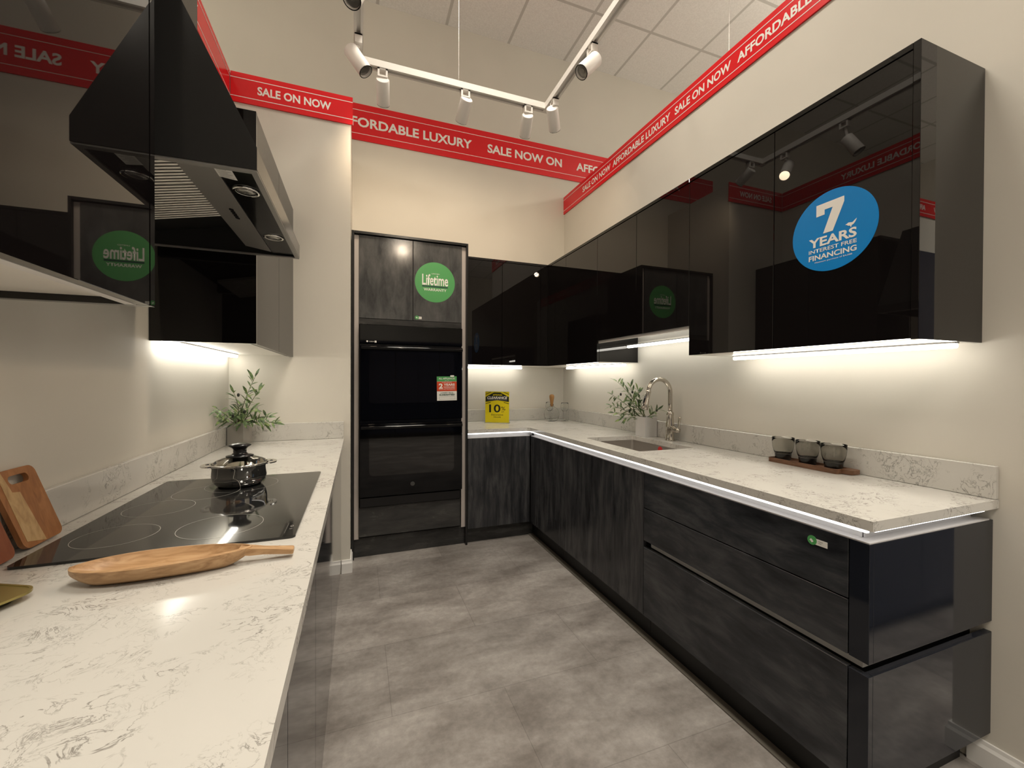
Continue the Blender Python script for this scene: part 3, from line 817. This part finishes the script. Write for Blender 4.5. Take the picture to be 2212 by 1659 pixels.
t = thing('boat_tray', 'long boat-shaped wooden tray with a tapered handle in front of the cooktop', 'tray', (-.34, 1.01, ZC))
b = NB(); L0 = -.505; rings = []
def boat(inner):
    out = []
    for k in range(37):
        s = .5-.5*math.cos(math.pi*k/36)
        w = .0525*math.sqrt(max(0, 4*s*(1-s)))*(1-.18*(2*s-1)-.10*(2*s-1)**2)
        out.append((s, max(w, .003)))
    return out
secs = boat(False); axd = Vector((.985, .02, 0)); ayd = Vector((-.02, .985, 0)); o0 = Vector((-.508, 1.018, ZC+.0006))
Ltr = .300
for s, w in secs:
    c = o0+axd*(s*Ltr); wi = max(w-.008, .0006); ring = []
    lift = .024*max(0, (abs(s-.5)-.30)/.20)**2
    prof = [(-w*.50, 0+lift), (-w*.88, .012+lift*.6), (-w, .033), (-wi, .0345), (-wi*.80, .020+lift*.5), (-wi*.35, .0085+lift*.95), (wi*.35, .0085+lift*.95), (wi*.80, .020+lift*.5), (wi, .0345), (w, .033), (w*.88, .012+lift*.6), (w*.50, 0+lift)]
    rings.append([b.verts.new(c+ayd*a+Vector((0, 0, z))) for a, z in prof])
for A, B_ in zip(rings, rings[1:]):
    for i in range(12): b.faces.new((A[i], A[(i+1) % 12], B_[(i+1) % 12], B_[i]))
b.faces.new(rings[0]); b.faces.new(list(reversed(rings[-1])))
obj('bowl', b, WOODT, t, smooth=True, angle=45)
b = NB(); e0 = o0+axd*(Ltr-.022)+Vector((0, 0, .0265))
hp = []
for s, w, h in ((0, .013, .0065), (.02, .0125, .0075), (.045, .0095, .006), (.075, .0105, .0055), (.100, .0125, .005), (.103, .011, .004)):
    c = e0+axd*s+Vector((0, 0, s*-.13)); hp.append([b.verts.new(c+ayd*a+Vector((0, 0, z))) for a, z in ((-w, -h), (w, -h), (w*1.05, 0), (w, h), (-w, h), (-w*1.05, 0))])
for A, B_ in zip(hp, hp[1:]):
    for i in range(6): b.faces.new((A[i], A[(i+1) % 6], B_[(i+1) % 6], B_[i]))
b.faces.new(hp[0]); b.faces.new(list(reversed(hp[-1])))
obj('handle', b, WOODT, t)

t = thing('brass_tray', 'shallow brass-coloured tray with rounded corners in the lower left', 'tray', (-.62, .95, ZC))
Mt = frame((-.530, .990, ZC+.0125), (-.90, .436, 0), (-.436, -.90, 0))
ol = rrect(0, .17, 0, .30, .030, 8)
b = NB(); plate(b, ol, [rrect(.004, .166, .004, .296, .027, 8)], .004, Mt); plate(b, rrect(.0035, .1665, .0035, .2965, .027, 8), (), .0025, Mt)
obj('tray_plate', b, BRASS, t)
b = NB(); plate(b, rrect(.020, .150, .020, .280, .02, 6), (), .0118, Mt @ Matrix.Translation((0, 0, -.0119))); obj('underside', b, BRASSD, t)

# ------------------------------------------------------------------ things on the right worktop
t = thing('serving_tray', 'narrow walnut serving tray under the three smoked tumblers', 'tray', (1.93, 1.32, ZC))
out = rrect(0, .087, 0, .315, .012, 5)
b = NB(); Mt = Matrix.Translation((1.886, 1.165, ZC+.0006))
plate(b, out, (), .012, Mt)
obj('tray_rim', plate(NB(), out, [rrect(.005, .082, .005, .310, .010, 5)], .008, Mt @ Matrix.Translation((0, 0, .0122))), WALNUT, t)
obj('tray_base', b, WALNUT, t)
b = NB(); plate(b, rrect(.030, .086, -.040, .006, .008, 5), (), .018, Mt @ Matrix.Translation((0, 0, .002))); obj('handle', b, WALNUT, t)
zt = ZC+.0132
def tumbler(x, y, label):
    t = thing('tumbler', label, 'glass', (x, y, zt), 'smoked glass tumblers on the walnut tray')
    b = NB(); lathe(b, [(.0350, .0300), (.0400, .044), (.0442, .062), (.0466, .085), (.0470, .107), (.0460, .107), (.0456, .085), (.0430, .062), (.0385, .046), (.031, .0325), (0, .0305)], (x, y, zt), 40, cap=False)
    obj('bowl', b, SMOKE, t, smooth=True)
    b = NB(); lathe(b, [(0, 0.0005), (.0315, .0005), (.0330, .003), (.0350, .0295), (.0300, .0310), (0, .0260)], (x, y, zt), 40, cap=False)
    obj('base', b, SMOKED, t, smooth=True, angle=40)
tumbler(1.9275, 1.432, 'smoked glass tumbler at the faucet end of the walnut tray')
tumbler(1.9275, 1.315, 'smoked glass tumbler in the middle of the walnut tray')
tumbler(1.9275, 1.204, 'smoked glass tumbler nearest the walnut tray handle')

def wine(x, y, label):
    b = NB(); z = ZC+.0006
    lathe(b, [(0, z), (.036, z), (.036, z+.0015), (.012, z+.005), (.004, z+.012), (.0032, z+.075), (.006, z+.085), (.024, z+.098), (.037, z+.118), (.0395, z+.138), (.037, z+.160), (.0335, z+.177), (.0325, z+.177), (.0362, z+.159), (.0385, z+.138), (.036, z+.119), (.0225, z+.1005), (0, z+.092)], (x, y, 0), 40, cap=False)
    tag(obj('wine_glass', b, CLEAR, smooth=True), label, 'glass', None)
wine(1.895, 3.640, 'clear stemmed wine glass standing in front of the corner')
wine(1.800, 3.785, 'clear stemmed wine glass partly hidden behind the round decanter')
t = thing('decanter', 'round clear glass decanter with a wooden stopper', 'decanter', (1.765, 3.66, ZC))
z = ZC+.0006; b = NB()
lathe(b, [(0, z), (.040, z), (.058, z+.014), (.072, z+.040), (.0765, z+.068), (.070, z+.100), (.050, z+.125), (.027, z+.138), (.019, z+.146), (.018, z+.160), (.0195, z+.163), (.0155, z+.163), (.0155, z+.146), (.025, z+.136), (.048, z+.122), (.0675, z+.099), (.074, z+.068), (.0695, z+.041), (.056, z+.0165), (.038, z+.004), (0, z+.004)], (1.765, 3.66, 0), 48, cap=False)
obj('flask', b, CLEAR, t, smooth=True)
b = NB(); lathe(b, [(0, z+.140), (.012, z+.140), (.0145, z+.166), (.0155, z+.178), (.018, z+.200), (.0225, z+.222), (.0245, z+.238), (.022, z+.250), (.013, z+.257), (0, z+.259)], (1.765, 3.66, 0), 24, cap=False)
obj('stopper', b, CORK, t, smooth=True)

# yellow sign in an acrylic stand
sd = Vector((.194, -.100, 0)).normalized(); so = Vector((1.105, 3.700, ZC+.0006))
Ms = frame(so+Vector((0, 0, .004)), sd, (0, 0, 1)); W_, H_ = .222, .288
t = thing('sign_stand', 'yellow clearance sign in a clear stand on the worktop', 'sign', tuple(so))
b = NB(); plate(b, rrect(0, W_, 0, H_, .003, 2), (), .0015, Ms); cd = obj('card', b, YELLOWP, t)
Mf = Ms @ Matrix.Translation((0, 0, .0016))
b = NB(); poly2(b, Mf, [(.003, .235), (.003, .205), (.003, .190), (W_/2, .205), (W_-.003, .190), (W_-.003, .235), (W_*.64, .276), (W_*.36, .276)], .0003)
poly2(b, Mf, [(.003, .176), (.003, .170), (.05, .183), (.05, .189)], .0003); poly2(b, Mf, [(W_-.003, .176), (W_-.003, .170), (W_-.05, .183), (W_-.05, .189)], .0003)
poly2(b, Mf, [(.003, .262), (.003, .256), (.055, .279), (.05, .282)], .0003); poly2(b, Mf, [(W_-.003, .262), (W_-.003, .256), (W_-.055, .279), (W_-.05, .282)], .0003)
text(b, '10', Mf, .036, .142, .092, .166, .018); text(b, '%', Mf, .148, .188, .112, .146); text(b, 'OFF', Mf, .148, .176, .092, .104)
text(b, 'Decorative', Mf, .056, .166, .064, .079, .006); text(b, 'Hoods', Mf, .079, .145, .044, .057, .006)
obj('black_print', b, BLACKP, cd)
b = NB(); text(b, 'CLEARANCE', Mf, .018, W_-.016, .216, .240, .03, .25, .0006); quad2(b, Mf, .02, W_-.02, .208, .2095, .0012)
quad2(b, Mf, 0, W_, H_-.004, H_, .0008)
obj('white_print', b, LETTER, cd)
b = NB(); text(b, 'SPRING', Mf, .070, W_-.065, .246, .262, .02, .1, .0006); obj('yellow_lettering', b, YELLOWP, cd)
b = NB(); plate(b, rrect(-.003, W_+.003, -.004, H_+.003, .003, 2), (), .0014, Ms @ Matrix.Translation((0, 0, -.0018)))
plate(b, rrect(-.004, W_+.006, -.030, .045, .003, 2), (), .0025, frame(so+Vector((0, 0, .0006)), sd, (-sd.y*-1, sd.x*-1, 0) if False else (-sd.y, sd.x, 0)))
obj('acrylic_holder', b, ACRYL, t)

# ------------------------------------------------------------------ stickers
Mtd = frame((0, 3.2288, 0), (1, 0, 0), (0, 0, 1))
t = thing('round_sticker', 'round green lifetime warranty sticker on the tall cabinet door', 'sticker', (.557, 3.2285, 2.06))
d_ = obj('disc', plate(NB(), circle(.557, 2.061, .154, 72), (), .0006, Mtd), GREENP, t)
b = NB(); Mp = Mtd @ Matrix.Translation((0, 0, .0007))
text(b, 'Lifetime', Mp, .458, .658, 2.036, 2.121, .018); text(b, 'WARRANTY', Mp, .470, .645, 1.993, 2.013, .010); text(b, 'LIMITED', Mp, .530, .590, 2.122, 2.130)
obj('lettering', b, LETTER, d_)
b = NB(); quad2(b, Mp, .458, .656, 2.022, 2.033); obj('underline', b, DGREEN, d_)

def small_sticker(M, cx, cy, L, label, loc):
    t = thing('label_sticker', label, 'sticker', loc)
    tb = obj('white_tab', plate(NB(), [(cx, cy-.011), (cx+L, cy-.011), (cx+L, cy+.008), (cx, cy+.008)], (), .0006, M), PAPER, t)
    gd = obj('green_dot', plate(NB(), circle(cx, cy, .0145, 32), (), .0009, M), GREENP, t)
    b = NB(); Mp = M @ Matrix.Translation((0, 0, .0010))
    r = .0075
    poly2(b, Mp, [(cx-r, cy), (cx, cy-r), (cx+r*.7, cy-r*.3), (cx-r*.3, cy+r*.7)])
    obj('dot_mark', b, LETTER, gd)
    b = NB(); Mp = M @ Matrix.Translation((0, 0, .0007))
    quad2(b, Mp, cx+.019, cx+L*.72, cy+.001, cy+.0028); quad2(b, Mp, cx+.019, cx+L*.62, cy-.0045, cy-.0028)
    obj('print', b, GREYTXT, tb)
small_sticker(Mtd, .419, 1.783, .036, 'tiny green and white label at the bottom of the tall cabinet door', (.42, 3.2285, 1.783))
Mrb = frame((XBF-.0003, 0, 0), (0, -1, 0), (0, 0, 1))
small_sticker(Mrb, -.905, .802, .046, 'small green and white label on the top drawer', (XBF, .905, .8))

Mup = frame((XU-.0003, 0, 0), (0, -1, 0), (0, 0, 1))
t = thing('round_sticker', 'large round blue financing sticker on the black upper cabinet', 'sticker', (XU, 1.035, 1.864))
d_ = obj('disc', plate(NB(), circle(-1.035, 1.864, .1475, 80), (), .0006, Mup), BLUEP, t)
b = NB(); Mp = Mup @ Matrix.Translation((0, 0, .0007))
poly2(b, Mp, [(-1.091, 1.972), (-1.091, 1.929), (-1.061, 1.930), (-1.061, 1.948), (-1.033, 1.948), (-1.066, 1.860), (-1.032, 1.860), (-.994, 1.954), (-.994, 1.973)])
text(b, 'YEARS', Mp, -1.118, -.953, 1.815, 1.850, .030); text(b, 'INTEREST FREE', Mp, -1.118, -.953, 1.794, 1.808, .012)
text(b, 'FINANCING', Mp, -1.118, -.953, 1.766, 1.786, .024); text(b, 'Minimum purchase of $4,000', Mp, -1.095, -.967, 1.753, 1.760)
poly2(b, Mp, [(-.990, 1.866), (-.985, 1.868), (-.980, 1.871), (-.975, 1.870), (-.967, 1.868), (-.962, 1.872), (-.953, 1.879), (-.955, 1.873), (-.958, 1.867), (-.963, 1.861), (-.970, 1.858), (-.970, 1.853), (-.973, 1.853), (-.974, 1.858), (-.981, 1.860), (-.985, 1.864)])
obj('lettering', b, LETTER, d_)

t = thing('appliance_flyer', 'small green, red and white flyer on the upper oven door', 'flyer', (.645, 3.188, 1.148))
Mf = frame((.567, 3.1895, 1.149), (1, 0, 0), (0, 0, 1)) @ Matrix.Rotation(math.radians(.8), 4, 'Z')
pg = obj('page', plate(NB(), [(0, 0), (.154, 0), (.154, .186), (0, .186)], (), .0008, Mf), PAPER, t)
Mp = Mf @ Matrix.Translation((0, 0, .0008))
b = NB(); quad2(b, Mp, 0, .154, .148, .186); obj('green_band', b, GREENP, pg)
b = NB(); quad2(b, Mp, 0, .154, .072, .146); obj('red_band', b, ORANGEP, pg)
Mp2 = Mp @ Matrix.Translation((0, 0, .0006)); b = NB()
text(b, 'ALL APPLIANCES', Mp2, .014, .140, .163, .176, .02); text(b, 'UP TO', Mp2, .062, .094, .153, .158)
text(b, '2', Mp2, .014, .046, .092, .132, .04); text(b, 'YEARS', Mp2, .052, .138, .114, .131, .03)
text(b, 'INTEREST FREE', Mp2, .052, .138, .104, .110); text(b, 'FINANCING', Mp2, .056, .138, .093, .101, .01); text(b, 'WITH NO PAYMENTS', Mp2, .014, .138, .083, .088)
text(b, 'ON NEW APPLIANCES', Mp2, .038, .116, .137, .143)
obj('white_lettering', b, LETTER, pg)
b = NB(); text(b, 'LOWEST PRICE', Mp, .028, .126, .054, .064, .015); text(b, 'GUARANTEED', Mp, .016, .138, .038, .051, .04); quad2(b, Mp, .016, .14, .010, .011); quad2(b, Mp, .016, .14, .029, .030)
quad2(b, Mp, .016, .017, .010, .030); quad2(b, Mp, .139, .140, .010, .030)
obj('green_lettering', b, DGREEN, pg)
b = NB(); plate(b, rrect(.104, .134, .182, .194, .004, 4), (), .004, Mp); obj('clip', b, LETTER, pg)

# ------------------------------------------------------------------ red banners
def banner(label, M, L, H, texts, cap, inset, loc):
    """board in plane M (x along, y up from the banner's lower edge)"""
    t = thing('sale_banner_sign', label, 'banner', loc)
    bd = obj('board', bx(0, 1, 0, 1, 0, 1), RED, t) if False else obj('board', plate(NB(), [(0, 0), (L, 0), (L, H), (0, H)], (), .009, M), RED, t)
    Mp = M @ Matrix.Translation((0, 0, .0095))
    c = H/2; w = .0042
    for s, x0, x1 in texts:
        b = NB(); text(b, s, Mp, x0, x1, c-cap/2, c+cap/2, .028); obj('lettering', b, LETTER, bd)
    for y in (inset, H-inset-w):
        b = NB(); quad2(b, Mp, 0, L, y, y+w); obj('border_line', b, LETTER, bd)
    return t
# right wall: x runs from the corner towards the viewer
Mr = frame((XW-.0005, YB-.002, 3.022), (0, -1, 0), (0, 0, 1)); q = YB-.002
banner('red sale banner along the top of the right wall', Mr, q-.652, .176,
       [('SALE ON NOW', q-3.475, q-3.012), ('AFFORDABLE LUXURY', q-2.979, q-2.297), ('SALE ON NOW', q-2.253, q-1.806), ('AFFORDABLE LUXURY', q-1.763, q-1.075), ('SALE', q-1.031, q-.86)], .052, .032, (XW, 2.2, 3.02))
Mb_ = frame((-.70, YB-.002, 3.385), (1, 0, 0), (0, 0, 1))
banner('largest red sale banner, high on the back wall', Mb_, 4.05, .312,
       [('AFFORDABLE LUXURY', -.205+.70, 1.010+.70), ('SALE NOW ON', 1.165+.70, 1.962+.70), ('AFFORDABLE LUXURY', 2.130+.70, 3.33+.70)], .084, .053, (1.0, YB, 3.385))
Mw = frame((XL+.012, YW-.0005, 3.024), (1, 0, 0), (0, 0, 1))
banner('short red sale banner on the wing wall above the planter', Mw, -.036-(XL+.012), .182,
       [('SALE ON NOW', -.594-(XL+.012), -.170-(XL+.012))], .053, .032, (-.4, YW, 3.02))
Ml_ = frame((XL+.0005, -2.0, 3.024), (0, 1, 0), (0, 0, 1))
banner('red sale banner along the left wall above the range hood', Ml_, YW-.012+2.0, .182,
       [('AFFORDABLE LUXURY', .10, .78), ('SALE ON NOW', .83, 1.28), ('AFFORDABLE LUXURY', 1.33, 2.01), ('SALE ON NOW', 2.06, 2.51), ('AFFORDABLE LUXURY', 2.56, 3.24), ('SALE ON NOW', 3.29, 3.74), ('AFFORDABLE LUXURY', 3.79, 4.47)], .052, .032, (XL, .5, 3.02))
Mq = frame((7.6, -1.0295, 3.02), (-1, 0, 0), (0, 0, 1))
banner('red sale banner on the showroom wall mirrored in the end panel', Mq, 4.7, .18,
       [(s, .1+.6*k+.65*j, .1+.6*k+.65*j+w) for k, (j, s, w) in enumerate([(0, 'SALE ON NOW', .45), (0, 'AFFORDABLE LUXURY', .68), (.3, 'SALE ON NOW', .45), (.3, 'AFFORDABLE LUXURY', .68), (.6, 'SALE ON NOW', .45)])], .052, .032, (5.2, -1.03, 3.02))

# navy display units on the far side of the showroom (seen as reflections)
for i in range(4):
    x0 = 3.0+i*1.1
    t = thing('display_cabinet', 'tall navy display cabinet mirrored in the glossy panels', 'cabinet', (x0+.5, -.75, 0), 'navy display cabinets of the showroom')
    obj('carcass', bx(x0, x0+1.09, -1.029, -.45, .1, 2.35), NAVY, t)
    for k in range(2): obj('door', bx(x0+.003+k*.5455, x0+.542+k*.5455, -.449, -.43, .1, 2.35), NAVY, t)
    obj('toe_kick', bx(x0, x0+1.09, -1.02, -.50, 0, .099), BLACKBODY, t)
for i in range(2):
    x0 = 2.36+i*1.05
    t = thing('display_cabinet', 'low navy display cabinet mirrored in the end panel', 'cabinet', (x0+.5, -.1, 0), 'low navy display cabinets of the showroom')
    obj('carcass', bx(x0, x0+1.04, -.36, .128, .1, .9), NAVY, t)
    for k in range(2): obj('door', bx(x0+.003+k*.5205, x0+.517+k*.5205, .129, .148, .1, .9), NAVY, t)
    obj('toe_kick', bx(x0, x0+1.04, -.36, .09, 0, .099), NAVY, t)
for i in range(4):
    x0 = -1.2+i*1.0
    t = thing('display_cabinet', 'tall navy display cabinet mirrored in the oven glass', 'cabinet', (x0+.5, -3.7, 0), 'navy display cabinets behind the camera')
    obj('carcass', bx(x0, x0+.99, -4.0, -3.42, .1, 2.2), NAVY, t)
    for k in range(2): obj('door', bx(x0+.003+k*.4955, x0+.492+k*.4955, -3.419, -3.40, .1, 2.2), NAVY, t)
    obj('toe_kick', bx(x0, x0+.99, -4.0, -3.46, 0, .099), BLACKBODY, t)

# ------------------------------------------------------------------ track lighting
TZ = 3.190; TX0, TX1, TYF, TYN = .0, 1.225, 2.645, .60
t = thing('lighting_track', 'white rectangular lighting track hanging from the ceiling on wires', 'track light', (.6, 1.6, TZ))
def track_run(y0, y1, x0, x1):
    b = NB(); h = .024
    if abs(x1-x0) > abs(y1-y0):
        box(b, x0, x1, y0-h, y0+h, TZ+.004, TZ+.026); box(b, x0, x1, y0-h, y0-.010, TZ-.014, TZ+.004); box(b, x0, x1, y0+.010, y0+h, TZ-.014, TZ+.004)
    else:
        box(b, x0-h, x0+h, y0, y1, TZ+.004, TZ+.026); box(b, x0-h, x0-.010, y0, y1, TZ-.014, TZ+.004); box(b, x0+.010, x0+h, y0, y1, TZ-.014, TZ+.004)
    return b
for y in (TYF, TYN): obj('rail', track_run(y, y, TX0+.025, TX1-.025), LAMPW, t)
for x in (TX0, TX1): obj('rail', track_run(TYN+.025, TYF-.025, x, x), LAMPW, t)
for x in (TX0, TX1):
    for y in (TYF, TYN): obj('corner_joint', bx(x-.0245, x+.0245, y-.0245, y+.0245, TZ-.0145, TZ+.0265), LAMPW, t)
for x, y in ((.604, TYF), (TX1, 1.0), (TX0, 1.0)):
    b = NB(); tube(b, [(x, y, TZ+.026), (x, y, ZCE)], .0011, 6); obj('suspension_wire', b, STEEL, t)

def spot(p, P, d, label, energy, cone=60, col=(1.0, .77, .52), blend=1.0, lit_=False, along='x'):
    x, y = p; d = Vector(d).normalized(); top = Vector(P)
    S = 1.374; R = .0392; L = .144
    z0 = TZ-.0145
    t = thing('track_spotlight', label, 'spotlight', (x, y, z0), 'white spotlights on the track')
    b = NB()
    w, l = (.029, .019) if along == 'x' else (.019, .029)
    for s in (-1, 1):
        if along == 'x': box(b, x+s*.0235-.0055, x+s*.0235+.0055, y-.019, y+.019, z0-.041, z0)
        else: box(b, x-.019, x+.019, y+s*.0235-.0055, y+s*.0235+.0055, z0-.041, z0)
    box(b, x-w, x+w, y-l, y+l, z0-.049, z0-.041); box(b, x-w, x+w, y-l, y+l, z0-.008, z0)
    q = top+d*.025
    tube(b, [(x, y, z0-.047), Vector((x, y, z0-.047)).lerp(q, .5), q], .0095, 10)
    obj('adapter', b, LAMPW, t)
    rot = d.to_track_quat('Z', 'Y').to_matrix()
    b = NB(); lathe(b, [(0, 0), (R*.9, 0), (R, .005), (R, L), (R*.90, L), (R*.88, L-.016), (0, L-.019)], (0, 0, 0), 40, cap=False, rot=rot)
    bmesh.ops.translate(b, verts=b.verts, vec=top); h = obj('lamp_head', b, LAMPW, t, smooth=True, angle=40)
    b = NB(); lathe(b, [(R*.89, L+.0006), (R*1.0, L+.0006), (R*1.0, L-.0025), (R*.89, L-.0025)], (0, 0, 0), 40, cap=False, rot=rot)
    bmesh.ops.translate(b, verts=b.verts, vec=top); obj('bezel', b, DARKEDGE, h)
    b = NB(); lathe(b, [(0, L-.0130), (R*.32, L-.0130), (R*.34, L-.0158), (R*.86, L-.0145), (R*.86, L-.0172), (0, L-.0172)], (0, 0, 0), 30, cap=False, rot=rot)
    bmesh.ops.translate(b, verts=b.verts, vec=top); obj('lens', b, LAMPON if lit_ else LENS, h)
    if energy:
        ld = bpy.data.lights.new('spot_lamp', 'SPOT'); ld.energy = energy; ld.color = col
        ld.spot_size = math.radians(cone); ld.spot_blend = blend; ld.shadow_soft_size = .036
        lo = bpy.data.objects.new('spot_lamp', ld); COL.objects.link(lo)
        lo.location = top+d*(L+.006)-t.location
        lo.rotation_euler = (-d).to_track_quat('Z', 'Y').to_euler(); lo.parent = t
    return t
spot((TX0, 2.437), (-.043, 2.433, 3.096), (.561, -.154, -.813), 'white track spotlight at the far end of the left rail, leaning to the right', 14, 80, along='y')
spot((TX0, 1.99), (.005, 1.979, 3.050), (-.225, -.455, -.862), 'white track spotlight cut off by the top edge of the picture', 8, 80, along='y')
spot((.136, TYF), (.136, 2.628, 3.111), (.076, .869, -.489), 'first white track spotlight on the far rail, beside the left corner', 17, 115)
spot((.646, TYF), (.653, 2.622, 3.113), (-.07, .840, -.530), 'middle white track spotlight on the far rail, beside the hanging wire', 13, 120)
spot((1.084, TYF), (1.079, 2.631, 3.110), (.20, .855, -.480), 'third white track spotlight on the far rail, next to the right corner', 11, 120)
spot((TX1, 2.523), (1.202, 2.508, 3.111), (.49, .71, -.50), 'white track spotlight at the far end of the right rail, pointing away', 10, 110, along='y')
spot((TX1, 2.042), (1.227, 2.005, 3.077), (-.678, -.07, -.732), 'white track spotlight on the right rail with its lens showing', 30, 100, along='y')
spot((.55, TYN), (.55, .615, 3.110), (.0, .86, -.51), 'white track spotlight overhead, mirrored as a bright dot in the tall cabinet door', 14, 70, lit_=True)

# a wire that hangs from the ceiling behind the right wall
b = NB(); tube(b, [(2.62, 2.40, 2.6), (2.62, 2.40, ZCE)], .0014, 6)
tag(obj('hanging_wire', b, STEEL), 'thin wire hanging from the ceiling behind the right wall', 'wire')

# ------------------------------------------------------------------ lights
def area(name, loc, sx, sy, e, col=(1.0, .925, .80), rot=(0, 0, 0)):
    ld = bpy.data.lights.new(name, 'AREA'); ld.shape = 'RECTANGLE'; ld.size = sx; ld.size_y = sy; ld.energy = e; ld.spread = math.radians(112); ld.color = col
    o = bpy.data.objects.new(name, ld); COL.objects.link(o); o.location = loc; o.rotation_euler = rot
    return o
zl = ZCE-.02
for (x, y, e) in ((.72, 1.75, 36), (.72, -1.3, 44), (3.4, 1.6, 60), (3.4, -2.2, 90), (-2.4, 1.2, 90), (-2.4, -2.2, 80), (6.2, .6, 110), (6.2, -2.2, 100), (.45, -4.3, 80)):
    area('unseen_ceiling_fill', (x, y, zl), .6, 1.2, e)  # unseen area lights, added under the ceiling to light the room

for (x, y, e) in ((.7, -1.0, 30), (3.7, 1.6, 42), (-2.4, 1.6, 34), (3.7, -2.6, 40)):  # unseen point lights, added as fill to brighten the ceiling and upper walls
    ld = bpy.data.lights.new('added_fill_point', 'POINT'); ld.energy = e; ld.color = (1.0, .90, .75); ld.shadow_soft_size = .12
    lo = bpy.data.objects.new('added_fill_point', ld); COL.objects.link(lo); lo.location = (x, y, 3.75)

w = bpy.data.worlds.new('world'); scene.world = w; w.use_nodes = True
w.node_tree.nodes['Background'].inputs[0].default_value = (.9, .92, 1, 1)
w.node_tree.nodes['Background'].inputs[1].default_value = .05

# ------------------------------------------------------------------ camera
cam = bpy.data.cameras.new('camera'); co = bpy.data.objects.new('camera', cam); COL.objects.link(co)
f_px, yaw, pit, rol, H = 899.61, .3539, -.0072, .0038, 1.3025
cam.sensor_fit = 'HORIZONTAL'; cam.sensor_width = 36.0; cam.lens = 36.0*f_px/2212; cam.clip_start = .02
fw = Vector((math.sin(yaw)*math.cos(pit), math.cos(yaw)*math.cos(pit), math.sin(pit)))
r0 = Vector((math.cos(yaw), -math.sin(yaw), 0)); u0 = r0.cross(fw)
Rv = r0*math.cos(rol)+u0*math.sin(rol); Uv = -r0*math.sin(rol)+u0*math.cos(rol)
m = Matrix.Identity(4)
for i in range(3): m[i][0] = Rv[i]; m[i][1] = Uv[i]; m[i][2] = -fw[i]
m[2][3] = H
co.matrix_world = m
scene.camera = co
scene.view_settings.view_transform = 'Standard'; scene.view_settings.look = 'None'
scene.view_settings.exposure = 0.0; scene.view_settings.gamma = 1.0
